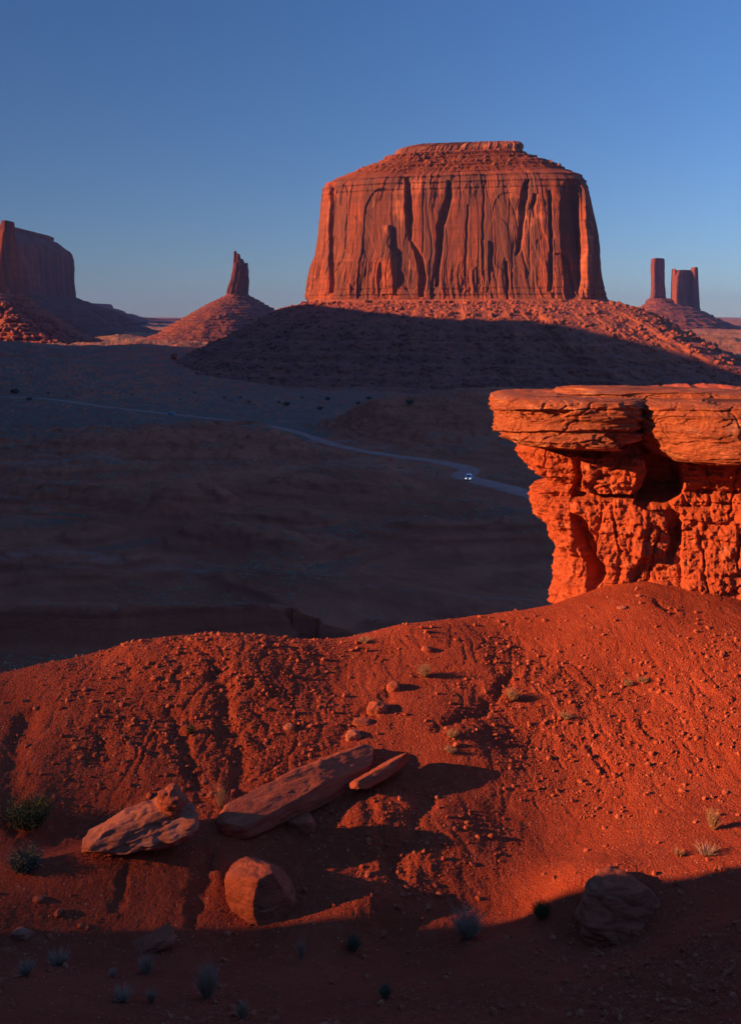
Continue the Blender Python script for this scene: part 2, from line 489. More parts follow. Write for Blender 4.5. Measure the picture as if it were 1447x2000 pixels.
def slot(px, py, rows, edge=3.0):
    """rows: (py, left px, right px, depth): an open recess in the face"""
    R = np.array(rows, float)
    l = np.interp(py, R[:, 0], R[:, 1]); r = np.interp(py, R[:, 0], R[:, 2]); d = np.interp(py, R[:, 0], R[:, 3], left=0, right=0)
    return d*sstep(l-edge*.3, l+edge*.7, px)*sstep(r+edge*1.2, r-edge*.8, px)

def butte_relief(scale, seed, amp=1.0, features=None, cliff=(0, 1), strata=None):
    def f(V, tv, Nn):
        x, y, z = V[..., 0], V[..., 1], V[..., 2]
        sh = x.shape
        s = np.cumsum(np.concatenate([np.zeros((sh[0], 1)), np.hypot(np.diff(x, axis=1), np.diff(y, axis=1))], 1), 1)
        s = np.broadcast_to(s[sh[0]//2], sh)
        u = s/scale; w = z/scale
        inc = sstep(cliff[0]-.02, cliff[0]+.02, tv)*sstep(cliff[1]+.02, cliff[1]-.02, tv); inc = inc[:, None]
        warp = fbm2(u*.8, w*.5, 3, seed+3)*.6
        n1 = fbm2(u*.55+warp, w*.12, 3, seed)
        n2 = fbm2(u*1.3+warp, w*.22+warp, 3, seed+9)
        n3 = fbm2(u*3.6, w*.5+warp*2, 4, seed+21)
        slabs = terr(n1, 7, .22)*.9 + terr(n2, 5, .25)*.45
        rid = -np.clip(.35-np.abs(fbm2(u*2.2+warp, w*.25, 3, seed+33))*3, 0, 1)*.35
        d = (slabs*.9+rid+n3*.22)*scale*.34*amp
        d = d*inc
        if features is not None:
            px = CX+F*x/y; py = HZ-F*z/y
            front = (Nn[..., 1] < .2)
            for rows in features: d = d - slot(px, py, rows)*front
        return d, 0
    return f

# --- the great butte
def build_butte():
    Yf, Yc = 1420., 1530.
    def lv(pyf, pl, pr, yf, yb):
        return (Z(pyf, yf), X(pl, Yc), X(pr, Yc), yf, yb)
    def sil(py, pl, pr, yf, yb):     # height measured on the skyline
        return (Z(py, Yc), X(pl, Yc), X(pr, Yc), yf, yb)
    L = [sil(277, 905, 1000, 1530, 1590), sil(279, 800, 1022, 1515, 1600), sil(286, 775, 1028, 1505, 1612), sil(296, 768, 1026, 1503, 1616),
         sil(300, 756, 1024, 1495, 1625), sil(312, 738, 1050, 1482, 1640), sil(322, 705, 1078, 1466, 1652), sil(330, 690, 1092, 1458, 1660), sil(338, 668, 1104, 1448, 1666),
         sil(345, 650, 1118, 1438, 1672), sil(351, 634, 1134, 1430, 1678), sil(362, 627, 1141, 1427, 1682), sil(400, 622, 1148, 1424, 1686), sil(450, 619, 1158, 1420, 1690),
         sil(495, 615, 1164, 1417, 1690), sil(515, 608, 1166, 1414, 1692), sil(545, 603, 1170, 1410, 1696), sil(575, 600, 1177, 1405, 1700), sil(586, 599, 1181, 1401, 1702),
         sil(592, 590, 1193, 1392, 1710), sil(606, 545, 1222, 1368, 1730), sil(622, 520, 1248, 1340, 1755), sil(640, 492, 1270, 1312, 1790), sil(655, 462, 1292, 1290, 1820),
         sil(668, 432, 1316, 1270, 1850), sil(690, 390, 1352, 1240, 1890), sil(712, 330, 1396, 1205, 1940), sil(735, 250, 1450, 1165, 2000), sil(755, 180, 1520, 1120, 2050)]
    # three parts get their own row budget so the seams fall exactly on the levels
    feats = [
        [(352,640,649,7),(400,641,650,8),(480,639,648,8),(572,640,647,6)],
        [(346,789,798,5),(360,790,800,9),(400,789,803,11),(430,792,806,12),(455,795,804,8),(470,797,803,2)],
        [(470,800,806,2),(505,812,826,8),(540,818,832,9),(580,818,828,7)],
        [(352,873,880,6),(380,870,881,7),(405,862,878,8),(440,853,868,8),(500,850,861,8),(560,848,855,6)],
        [(350,1024,1032,6),(380,1015,1030,8),(410,1012,1026,7),(440,1014,1022,6),(490,1006,1014,5),(500,1004,1010,1)],
        [(378,1040,1048,5),(400,1036,1044,5),(425,1040,1046,1)],
        [(510,984,990,5),(560,986,993,6),(585,988,992,3)],
        [(372,1068,1074,5),(430,1071,1077,6),(520,1072,1079,6),(570,1068,1076,3)],
        [(350,1104,1122,4),(365,1096,1124,12),(400,1092,1128,17),(480,1094,1134,18),(540,1100,1136,15),(575,1102,1132,8),(590,1106,1128,3)],
        [(352,1126,1150,-2),(370,1132,1156,-6),(480,1138,1166,-7),(560,1140,1170,-4),(585,1140,1176,0)],
        [(500,608,616,5),(530,607,616,6),(566,607,613,5)],
        [(400,912,915,3),(500,906,911,3),(540,905,909,2)],
        [(360,942,945,3),(470,940,944,4),(560,942,945,2)],
        [(480,756,760,-4),(500,752,775,-4),(560,748,772,-3)],
        [(440,740,762,-5),(480,742,765,-6),(530,745,768,-6),(575,745,770,-3)],
        [(470,936,955,-4),(540,937,953,-4),(570,938,950,-2)],
    ]
    zc_top, zc_bot = Z(345, Yc), Z(586, Yc)
    z_cap = Z(296, Yc)
    def relief(V, tv, Nn):
        x, y, z = V[..., 0], V[..., 1], V[..., 2]
        sh = x.shape
        s = np.cumsum(np.concatenate([np.zeros((sh[0], 1)), np.hypot(np.diff(x, axis=1), np.diff(y, axis=1))], 1), 1)
        s = np.broadcast_to(s[sh[0]//2], sh)
        sc_ = 26.; u = s/sc_; w = z/sc_
        warp = fbm2(u*.5, w*.30, 3, 3)*.4
        n1 = fbm2(u*.20+warp*.3, w*.03, 3, 10)
        n2 = fbm2(u*.50+warp*.6, w*.09+warp*.3, 4, 19)
        n4 = fbm2(u*1.5+warp*.9, w*.30+warp, 4, 29)
        n3 = fbm2(u*4.5, w*1.2+warp*2, 4, 41)
        lower = sstep(Z(450, Yc), Z(555, Yc), z)
        up = .35+.65*sstep(zc_top-6, zc_top-30, z)
        d = (terr(n1, 5, .12)*7 + terr(n2, 4, .10)*2.6*up + terr(n4, 4, .12)*(.3+1.6*lower) + n3*(.25+.8*lower))
        # exfoliated slabs: sharp-edged scars with arched heads
        rg = np.random.default_rng(77); smin, smax = s.min(), s.max(); srow = s[0]
        swarp = 2.2*fbm2(z/30., s/60., 3, 91)
        for q in range(300):
            si = smin+(smax-smin)*rg.random(); big = rg.random()
            wd = (7+55*big**3)*(.7+.6*rg.random()); hh = wd*(1.4+3.2*rg.random()); zb = zc_bot-15+190*rg.random()**1.5
            dp = (.6+2.6*rg.random()**2)*(.55+.45*(zb < 60))*(1 if rg.random() < .62 else -1)*(.6+.4*big)
            i0, i1 = np.searchsorted(srow, [si-wd*.8-6, si+wd*.8+6])
            if i1-i0 < 2: continue
            ss = s[:, i0:i1]+swarp[:, i0:i1]; zz = z[:, i0:i1]
            e = np.clip((ss-si)/(wd*.5), -1, 1); top = zb+hh*(.72+.28*np.sqrt(1-e*e)); lo = zb+hh*.06*np.sin(e*5+q)
            mk_ = sstep(-wd*.5-.9, -wd*.5+.2, ss-si)*sstep(wd*.5+.9, wd*.5-.2, ss-si)*sstep(top+1.2, top-.4, zz)*sstep(lo-1.5, lo+1.5, zz)
            d[:, i0:i1] -= dp*mk_
        calm = .30+.70*sstep(-.25, .30, fbm2(u*.16+3, w*.22, 2, 66)+.55*lower-.05)
        pxc = CX+F*x/y; pyc = HZ-F*z/y
        calm = calm*(1-.55*np.exp(-((pxc-900)/75)**2-((pyc-420)/60)**2))*(1-.4*np.exp(-((pxc-715)/45)**2-((pyc-430)/60)**2))
        d = d*calm
        d -= np.clip(.04-np.abs(fbm2(u*.5+warp*.3, w*.03, 2, 55))*1.6, 0, 1)*(30+20*lower)
        # bedded courses under the rim and at the foot
        band = sstep(Z(392, Yc), Z(372, Yc), z) + sstep(Z(555, Yc), Z(572, Yc), z)
        d += band*(terr(z/9.0+n2*.15, 1.0, .3)-(z/9.0+n2*.15))*2.2
        cl = sstep(zc_top+5, zc_top-4, z)*sstep(zc_bot-2, zc_bot+4, z)
        out = d*cl
        px = CX+F*x/y; py = HZ-F*z/y
        fr = Nn[..., 1] < .3
        ft = 0
        for rows in feats:
            ft = ft + slot(px+2.0*vn2(w*1.3, u*0+1, 5), py, rows, 3)*fr*np.clip(-Nn[..., 1]*1.4, 0, 1)
        out = out - ft*sstep(zc_top+8, zc_top-2, z)*sstep(zc_bot-8, zc_bot+2, z)
        # shale slopes: thin ledges
        shl = sstep(zc_top-3, zc_top+3, z)*sstep(z_cap+1, z_cap-1, z)
        q = z/6.5 + .25*fbm2(u*.5, w*0, 2, 61)
        out += shl*((terr(q, 1.0, .25)-q)*-8.5 + fbm2(u*2.5, w*3, 4, 63)*1.8)
        cap = sstep(z_cap-1, z_cap+1, z)
        out += cap*(terr(fbm2(u*1.2, w*.3, 3, 71), 6, .25)*3 + n3*1.5 - sstep(z_cap+3, z_cap-1, z)*2 - 2)
        ta = sstep(zc_bot+2, zc_bot-6, z)
        drop = np.clip((zc_bot-z)/110, 0, 1)
        g = fbm2(u*.55, w*.12, 4, 81); rg = 1-np.abs(fbm2(u*.9+g, w*.1, 3, 83))*2.2
        out += ta*(g*26*np.sqrt(drop+.02) + np.clip(rg, -1, 1)*9*sstep(0, .35, drop)*(1-drop*.5) + fbm3(x/9, y/9, z/9, 5, 85)*3.0)
        q = z/13. + .2*g
        out += ta*(terr(q, 1., .3)-q)*-9*sstep(.3, .5, drop)
        ddz = ta*(fbm3(x/8, y/8, z/8, 4, 91)*1.6) + cl*0 + cap*fbm2(u*2, w, 2, 93)*1.5
        return out, ddz
    NV = 980
    xm = X(890, Yc)
    L = [(a, b, xm+(c-xm)*.965, Yc-(Yc-d)*.55 if i < 20 else d, e) for i, (a, b, c, d, e) in enumerate(L)]
    V, t, tt = loft(L, 1600, NV, 4.6, -.22, relief, front=6.0)
    z0 = np.array([l[0] for l in L])
    r_cap = int(np.searchsorted(t, tt[3])); r_rim = int(np.searchsorted(t, tt[10])); r_foot = int(np.searchsorted(t, tt[18]))
    root = thing('sandstone_butte', 'huge flat-topped red butte lit by low sun, largest one', 'butte', (0,0,0))
    grid_part('cap_rock', V, 0, r_cap+1, M_cap, root, close_top=True)
    grid_part('shale_slope', V, r_cap, r_rim+1, M_shale, root)
    grid_part('cliff', V, r_rim, r_foot+1, M_cliff, root)
    ta = grid_part('talus_slope', V, r_foot, NV, M_talus, root)
    # fallen blocks on the talus and on the shale
    rng = np.random.default_rng(5)
    def blocks(name, rows, n, s0, s1, mat):
        C = V.shape[1]
        ci = rng.integers(0, C, n*4); ri = rng.integers(rows[0], rows[1], n*4)
        P = V[ri, ci]; ok = P[:, 1] < 1560; P = P[ok][:n]
        sizes = s0+(s1-s0)*rng.random(len(P))**4
        return scatter_rocks(name, P, sizes, mat, root, rng)
    b = blocks('fallen_block', (r_foot+8, int(r_foot+(NV-r_foot)*.8)), 9000, .5, 4.2, M_talus); b['kind'] = 'stuff'
    b = blocks('cap_debris', (r_cap+2, int(r_cap+(r_rim-r_cap)*.7)), 200, 1.0, 4.0, M_cap); b['kind'] = 'stuff'
    recenter(root, (X(890, 1450), 1450, -88))

_ico = {}
def ico(sub):
    if sub not in _ico:
        bm = bmesh.new(); bmesh.ops.create_icosphere(bm, subdivisions=sub, radius=1.0)
        V = np.array([v.co[:] for v in bm.verts]); Fc = np.array([[v.index for v in f.verts] for f in bm.faces]); bm.free()
        _ico[sub] = (V, Fc)
    return _ico[sub]

def rotm(rng, n, tilt=6.28):
    a = rng.random((n, 3))*np.array([tilt, tilt, 6.28])
    cx, sx, cy, sy, cz, sz = np.cos(a[:, 0]), np.sin(a[:, 0]), np.cos(a[:, 1]), np.sin(a[:, 1]), np.cos(a[:, 2]), np.sin(a[:, 2])
    R = np.zeros((n, 3, 3))
    R[:, 0, 0] = cy*cz; R[:, 0, 1] = sx*sy*cz-cx*sz; R[:, 0, 2] = cx*sy*cz+sx*sz
    R[:, 1, 0] = cy*sz; R[:, 1, 1] = sx*sy*sz+cx*cz; R[:, 1, 2] = cx*sy*sz-sx*cz
    R[:, 2, 0] = -sy; R[:, 2, 1] = sx*cy; R[:, 2, 2] = cx*cy
    return R

def scatter_rocks(name, P, sizes, mat, parent, rng, sub=1, flat=(.5, 1.0)):
    V0, F0 = ico(sub)
    n = len(P); k = len(V0)
    j = 1+(rng.random((n, k))-.5)*.55
    W = V0[None]*j[..., None]
    # blocky: push towards a cube
    W = W/(np.max(np.abs(W), -1, keepdims=True)**.55)
    sc3 = np.stack([.7+.6*rng.random(n), .7+.6*rng.random(n), flat[0]+(flat[1]-flat[0])*rng.random(n)], 1)
    W = W*sc3[:, None, :]*sizes[:, None, None]
    W = np.einsum('nij,nkj->nki', rotm(rng, n, .9), W) + P[:, None, :]
    Fc = (F0[None]+(np.arange(n)*k)[:, None, None]).reshape(-1, 3)
    return mk(name, W.reshape(-1, 3), Fc, mat, parent, smooth=False)

build_butte()

# --- generic distant buttes: levels in photo pixels (py, left, right)
def simple_butte(rows, Yc, dfront, dback, foot, label, name, parts, nexp=3, shear=0.0, seed=1, scale=20, amp=1.0, NS=500, NV=360, tal=1.0, mats=(None, None), feats=None, base=None):
    """rows (py,pl,pr,grow): foot = index of the row where the talus starts"""
    L = []
    for (py, pl, pr, g) in rows:
        L.append((Z(py, Yc), X(pl, Yc), X(pr, Yc), Yc-dfront-g, Yc+dback+g))
    L2 = np.array(L); dz = np.abs(np.diff(L2[:, 0])) + np.abs(np.diff(L2[:, 1]))*.5 + np.abs(np.diff(L2[:, 3]))*.5
    c = np.concatenate([[0], np.cumsum(dz)]); tf = c[foot]/c[-1]; zf = L[foot][0]
    br = butte_relief(scale, seed, amp, feats, (0.0, tf))
    def rel(V, tv, Nn):
        d, _ = br(V, tv, Nn)
        x, y, z = V[..., 0], V[..., 1], V[..., 2]
        ta = sstep(tf-.01, tf+.02, tv)[:, None]; dr = np.clip((zf-z)/(abs(zf-L[-1][0])+1), 0, 1)
        g = fbm2(x/scale/2, y/scale/2, 4, seed+50)
        q = z/(scale*.35)
        d = d + ta*(g*scale*.9*np.sqrt(dr+.02)*tal + fbm3(x/scale*2, y/scale*2, z/scale*2, 5, seed+60)*scale*.2 - (terr(q, 1, .3)-q)*scale*.3*tal)
        return d, ta*fbm3(x/scale*3, y/scale*3, z/scale*3, 4, seed+70)*scale*.07
    V, t, tt = loft(L, NS, NV, nexp, shear, rel, front=3.0)
    rf = int(np.searchsorted(t, tt[foot]))
    root = label if not isinstance(label, str) else thing(name, label, 'butte', (0, 0, 0))
    grid_part(parts[0], V, 0, rf+1, mats[0] or M_far, root, close_top=True)
    if parts[1]: grid_part(parts[1], V, rf, NV, mats[1] or M_fart, root)
    return root, V

# left: near butte with a thin lit spire, cut by the frame
YN = 1900.
r, V = simple_butte([(431,6,17,0),(436,4,18,1),(450,4.5,17.5,3),(458,3.5,17,8),(480,2,18,14),(500,1,19,20),(530,-1,21,26),(552,-3,23,32),(574,-6,26,38),(577,-8,29,46),
        (590,-30,42,70),(608,-60,66,84),(630,-100,100,100),(652,-150,140,118),(672,-200,185,140),(690,-240,226,165),(706,-280,256,190),(740,-340,300,230)],
        YN, 10, 38, 8, 'lit butte with a thin rock finger at the left edge, broken orange talus below', 'spire_butte', ('spire','talus_slope'),
        4.6, -.12, 5, 22, .12, 560, 560, 1.2, (M_cliff, M_talus))
V2, t2, tt2 = loft([(150, -900, -745, 1960, 2120), (146, -915, -738, 1955, 2130), (60, -925, -732, 1950, 2140), (0, -950, -715, 1940, 2150), (-60, -980, -700, 1930, 2160)],
        300, 200, 3, 0, butte_relief(20, 8, .6), front=2)
grid_part('cliff', V2, 0, 200, M_cliff, r, close_top=True)
recenter(r, (X(0,YN), YN, -60))
rng = np.random.default_rng(8)
k0 = int(V.shape[0]*.35)
P = V[k0:, :].reshape(-1, 3); P = P[P[:, 1] < YN]; P = P[rng.integers(0, len(P), 4200)]
sp = scatter_rocks('talus_boulder', P+np.array([-X(0,YN), -YN, 60]), .8+6*rng.random(len(P))**4, M_talus, r, rng); sp['kind'] = 'stuff'

# left: big shaded mesa behind it
r, V = simple_butte([(446,-160,40.0,0),(448,-165,43.0,6),(456,-170,42.0,8),(459,-174,51.0,14),(467,-180,60.0,22),(478,-186,74.0,32),(484,-190,77.0,36),(492,-192,79.0,40),(540,-195,81.0,46),(577,-198,84.0,50),
        (580,-206,91.0,62),(590,-220,109.0,100),(606,-245,145.0,180),(622,-270,167.0,240),(640,-300,187.0,310),(656,-330,231.0,380),(668,-360,281.0,440)],
        3300, 240, 320, 9, 'broad mesa with a shadowed cliff face at the far left, behind the thin spire', 'mesa', ('cliff','talus_slope'),
        8, .42, 15, 45, .8, 700, 420, .8)
recenter(r, (X(-100,3300), 3300, -64))

# the slim multi-fingered spire on its cone
Ysp = 3000.
r, V = simple_butte([(512,459,475,0),(520,457.5,482,4),(530,456,483.5,6),(545,453,484,8),(556,449,484,10),(566,446,483,12),(575,444,483,14),(578,440,488,22),
        (586,428,500,55),(596,408,517,110),(604,396,532,150),(616,378,546,200),(632,356,570,260),(650,330,600,330),(668,285,640,400),(676,250,680,440)],
        Ysp, 16, 22, 6, 'slim rock spire of several fingers on a cone, left of the great butte', 'rock_spire', ('tower','talus_slope'),
        2.05, 0.5, 25, 22, .7, 420, 360, 1.0)
for (rows, k) in (([(490.5,458.3,461.8),(493,457.2,463.5),(500,457,464),(510,456.4,464.5),(524,455.5,465)], 3), ([(496,464,468),(498,463,469.6),(506,462,471),(524,461,474)], 4), ([(505.5,470.5,474),(507,469,475),(514,466,478),(526,464,481)], 5), ([(513.5,479.3,483.4),(515,478.8,484.3),(530,478,484.6),(540,474,484)], 6)):
    Lf = [(Z(a, Ysp), X(b, Ysp), X(c, Ysp), Ysp-14, Ysp-2) if k < 5 else (Z(a, Ysp), X(b, Ysp), X(c, Ysp), Ysp-6, Ysp+10) for a, b, c in rows]
    Vf, _, _ = loft(Lf, 90, 90, 2.6, .2, butte_relief(8, k, .25))
    grid_part('rock_finger', Vf, 0, 90, M_far, r, close_top=True)
recenter(r, (X(470,Ysp), Ysp, -64))

# right: two far towers sharing one mound
Yt = 5000.
r, V = simple_butte([(583,1268,1312,0),(588,1262,1328,20),(594,1258,1340,40),(600,1248,1362,90),(606,1238,1376,130),(614,1224,1392,200),(624,1206,1412,280),(636,1184,1438,360),(648,1160,1462,460),(656,1130,1500,520),(662,1090,1560,600)],
        Yt, 60, 120, 1, 'pair of far rock towers on a shared mound at the right edge', 'twin_tower_butte', ('ridge','talus_slope'),
        2.4, .6, 35, 50, .6, 520, 300, 1.0)
for rows, df, db, k, nm in (([(504.5,1274,1296),(507,1271.5,1298.5),(515,1271,1298.5),(545,1271.3,1299),(570,1271,1300.5),(585,1268,1303),(598,1262,1308)], 20, 45, 41, 'slender_tower'),
                      ([(528,1320,1354),(530,1315,1361),(540,1311,1364),(560,1309.5,1364),(580,1309,1366),(592,1308,1370),(606,1302,1376)], 40, 60, 42, 'broad_tower'),
                      ):
    Lf = [(Z(a, Yt), X(b, Yt), X(c, Yt), Yt-df-i, Yt+db+i) for i, (a, b, c) in enumerate(rows)]
    Vf, _, _ = loft(Lf, 300, 260, 4.5, .75, butte_relief(22, k, 1.1))
    grid_part(nm, Vf, 0, 260, M_far, r, close_top=True)
for rows in ([(525.5,1311,1313),(528,1310,1314.5),(545,1309,1316),(600,1307,1318)], [(522.5,1349,1354.5),(524,1347,1357),(530,1345,1358),(600,1343,1362)]):
    Lf = [(Z(a, Yt), X(b, Yt), X(c, Yt), Yt-55, Yt+5) for i, (a, b, c) in enumerate(rows)]
    Vf, _, _ = loft(Lf, 80, 120, 3, .3, butte_relief(14, 44, .3))
    grid_part('rock_finger', Vf, 0, 120, M_far, r, close_top=True)
recenter(r, (X(1310,Yt), Yt, -60))

# distant low mesas on the skyline
for (rows, Yc, lb, k) in (([(592,150,176,0),(594,140,180,20),(601,130,183,40),(603,120,192,60),(612,100,206,150),(620,60,222,300),(630,0,240,500)], 5600, 'stepped distant ledge just right of the shadowed mesa', 51),
                      ([(612,190,214,0),(612.5,180,230,30),(615,170,236,60),(619,150,243,150),(621,120,262,250),(628,80,300,500)], 7000, 'low pale mesa step on the skyline beside the stepped ledge', 52),
                      ([(622,150,330,0),(622.5,140,345,60),(624,130,350,100),(627,110,370,300),(631,60,420,800)], 8500, 'long thin mesa line on the horizon left of the slim spire', 53)):
    r, V = simple_butte(rows, Yc, 300, 500, 2, lb, 'low_mesa', ('cliff','talus_slope'), 4, .3, k, 60, .5, 300, 120, .8)
    tag(r, cat='mesa'); recenter(r, (X(200,Yc), Yc, -50))

# added out of view at the left: shadow casters for valley, gully and hillside
def build_shade_hills():
    prof = [(-.45,-1.0),(-.3,-.6),(-.15,-.3),(-.08,-.02),(0,0),(.12,0),(.2,-.03),(.5,-.4),(1,-.7),(2.2,-1.05)]
    base = -95.
    for k, P in enumerate(([(-165,44,-60),(-168,54,-6),(-180,90,16),(-195,150,26),(-235,262,60),(-330,520,112),(-420,650,146),(-552,950,226),(-600,1040,246),(-622,1081,250),(-622,1130,244),(-622,1190,210),(-622,1240,197),(-622,1290,188),(-622,1392,180),(-645,1470,112),(-672,1560,66),(-705,1670,8),(-712,1705,-60)],)):
        P = np.array(P, float)
        n = 520; tt_ = np.linspace(0, len(P)-1, n)
        C = np.stack([np.interp(tt_, np.arange(len(P)), P[:, i]) for i in range(3)], 1)
        G = []
        for (w, h) in prof:
            hh = C[:, 2]-base
            G.append(np.column_stack([C[:, 0]-w*hh-20, C[:, 1]+w*hh*.15, C[:, 2]+h*hh]))
        G = np.stack(G, 1)
        m = 60; a = np.linspace(0, len(prof)-1, m); i0 = np.minimum(a.astype(int), len(prof)-2); fr = (a-i0)[None, :, None]
        G = G[:, i0]*(1-fr)+G[:, i0+1]*fr
        G[..., 0] += fbm2(G[..., 1]/30, G[..., 2]/20, 5, 3)*6
        G[..., 2] += fbm2(G[..., 0]/25, G[..., 1]/25, 5, 9)*2*sstep(-90, -60, G[..., 2])
        o = mk('hills', G.reshape(-1, 3), gridfaces(n, m), M_shale)
        tag(o, 'unseen red hills added left of view to shade the valley', kind='structure')
build_shade_hills()
def build_shade_bluff():  # unseen block put in to throw the gully's shade edge
    L = [(4.5,-46,-42.5,-30,20.2),(4,-46.3,-42.2,-30.5,20.8),(-3,-47,-42,-31,24.0),(-6,-47.5,-41.8,-31,26.1),(-9.5,-48,-41.5,-31,27.2),(-14,-49,-41,-32,27.9),(-30,-52,-40,-33,29.0)]
    V, t, tt = loft(L, 300, 120, 7, 0, butte_relief(3, 91, .25, cliff=(.05, 1)), front=1)
    o = grid_part('bluff', V, 0, 120, M_shale, None, close_top=True)
    tag(o, 'unseen low bluff added left of view to shade the gully', kind='structure')
build_shade_bluff()
def build_shade_mesa():  # unseen mass added so its penumbra dims the lower hillside
    L = [(284.4,-1500,-1040,-1500,100),(276,-1510,-1032,-1510,104),(60,-1520,-1020,-1520,116),(0,-1600,-960,-1600,150),(-60,-1700,-880,-1700,200)]
    V, t, tt = loft(L, 400, 160, 6, 0, butte_relief(30, 77, .25, cliff=(.05, .6)), front=1)
    o = grid_part('shade_mesa', V, 0, 160, M_shale, None, close_top=True)
    tag(o, 'unseen mesa added on the sunset side to dim the hillside', kind='structure')
build_shade_mesa()

# ------------------------------------------------------------------ foreground hillside
CP = [  # px, py, distance
 (-160,1340,49),(0,1315,50),(100,1293,50.5),(200,1284,51),(240,1262,51.5),(300,1250,52),(460,1243,52.5),(600,1252,53.2),(700,1248,54.4),(800,1225,55.3),(900,1210,57.2),(1000,1197,58.4),(1085,1178,60.5),(1180,1158,59.4),(1250,1166,58),(1350,1190,57),(1447,1208,56),(1600,1230,57),(1750,1250,57),
 (300,1400,46.2),(160,1380,46.5),(300,1500,43),(450,1400,46.6),(420,1500,43.6),(430,1575,41.3),(350,1580,41.3),(60,1600,40.2),(20,1500,42.5),(100,1645,39.6),(200,1630,40.2),(30,1400,46),(-120,1650,39),
 (0,1722,36.5),(100,1688,37.2),(200,1655,38.0),(300,1640,38.7),(420,1628,39.5),(0,1800,34.9),(130,1770,35.8),(250,1790,35.9),(250,1832,35.0),(0,1832,34.4),(-150,1760,35.6),
 (500,1832,35.6),(500,1700,38.4),(640,1570,42.3),(560,1620,40.7),(780,1497,44.8),(900,1470,45.7),(720,1560,42.1),(1010,1432,47.9),(1100,1372,49.8),(1250,1332,51.4),(1350,1305,51.4),(1447,1288,51.4),(1650,1290,51),
 (600,1400,47.3),(560,1470,45.0),(500,1550,42.2),(700,1440,46.3),(740,1390,48.0),(650,1330,50.3),(850,1300,52.1),(850,1400,47.8),(900,1445,46.3),(980,1350,50.6),(1000,1250,55.3),(1200,1250,54.3),(1150,1320,52.0),(1400,1240,53.8),
 (900,1600,41.8),(800,1560,42.5),(1100,1500,45.6),(1300,1450,46.2),(1447,1400,46.8),(1100,1650,41.2),(1300,1600,41.0),(1447,1550,42.4),(1650,1500,43),(700,1700,39.0),(655,1760,36.9),(725,1745,37.1),(720,1590,41.0),(820,1700,39.0),(760,1640,40.2),(760,1835,36.3),(900,1810,37.0),(1040,1775,37.6),(950,1700,39.6),
 (1100,1715,37.4),(1200,1705,36.9),(1330,1712,36.2),(1447,1702,35.6),(1400,1745,34.4),(1600,1690,35.5),
 (0,1900,30.2),(200,1910,31),(400,1905,32.6),(340,1880,33.5),(600,1880,34),(0,2000,25.5),(200,1990,27),(420,2000,26.5),(700,1920,32.2),(700,2000,27.5),(860,1850,35.6),(1000,1830,34.6),(950,1920,30.5),(1150,1880,31.5),(1180,1840,34.6),(1100,1960,27.8),(1300,1840,31.2),(1447,1796,30.8),(1400,1900,27),(1447,2000,23),(1200,2000,25.5),(1650,1780,30),(-200,1900,29.5),(-200,2000,25.5),
]
def build_cp():
    P = [(X(a, Y), Y, Z(b, Y)) for a, b, Y in CP]
    crest = [(-200,49),(0,50),(300,52),(600,53.2),(900,57.2),(1100,61)]
    for px, Y in crest:
        z = Z(np.interp(px, [-200,0,300,600,900,1100], [1345,1315,1250,1252,1210,1176]), Y); x = X(px, Y)
        P += [(x*1.04, Y+5, z-2.6), (x*1.15, Y+16, z-11), (x*1.3, Y+34, z-26)]
    # right-hand mesa continues behind and beside the outcrop
    P += [(14,66,-18.0),(30,64,-17.5),(50,60,-14),(75,60,-12),(45,48,-14),(60,30,-12),(30,26,-13),(45,80,-26),(80,85,-26),(14,78,-25),(90,20,-8),(80,0,-4),(100,50,-10)]
    # the near side up to the camera's ledge
    P += [(-9,20,-14.2),(0,20,-15.3),(10,19,-14.3),(-4,12,-10.2),(5,12,-10.2),(0,6,-5.6),(0,2.2,-2.6),(0,0,-1.75),(-4,-3,-1.7),(4,-3,-1.6),(-12,8,-6.5),(14,8,-7),(0,-20,-1),(-30,-20,-1),(30,-20,-1),(25,0,-3),(0,-60,0),(60,-60,0),(-60,-60,0),(30,12,-8)]
    # hillside to the left whose shoulder shades the gully
    P += [(-40,36,-22),(-40,28,-20),(-40,20,-17),(-40,10,-11),(-40,0,-5),(-50,28,-20),(-50,36,-23),(-50,18,-16),(-32,20,-16),(-32,12,-11.5),(-30,5,-7),(-28,27,-20.5),(-24,20,-17),(-26,34,-20.8),(-60,26,-16),(-60,0,-4),(-90,0,-6),(-90,30,-22),(-60,45,-28),(-40,45,-23),(-40,55,-27),(-90,60,-42),(-110,-40,-5),(-60,80,-46),(-110,90,-50)]
    return np.array(P, float)
CPW = build_cp()
def tps_fit(P, lam=.02):
    n = len(P); d = np.hypot(P[:, None, 0]-P[None, :, 0], P[:, None, 1]-P[None, :, 1])
    K = np.where(d > 0, d**2*np.log(d+1e-9), 0) + np.eye(n)*lam
    A = np.zeros((n+3, n+3)); A[:n, :n] = K; A[:n, n] = 1; A[:n, n+1:] = P[:, :2]; A[n, :n] = 1; A[n+1:, :n] = P[:, :2].T
    return np.linalg.solve(A, np.concatenate([P[:, 2], [0, 0, 0]]))
_w = tps_fit(CPW)
def tps(x, y):
    x = np.asarray(x, float).ravel(); y = np.asarray(y, float).ravel(); r = _w[-3]+_w[-2]*x+_w[-1]*y
    for i, (a, b, _) in enumerate(CPW):
        d2 = (x-a)**2+(y-b)**2
        r = r + _w[i]*.5*d2*np.log(d2+1e-9)
    return r
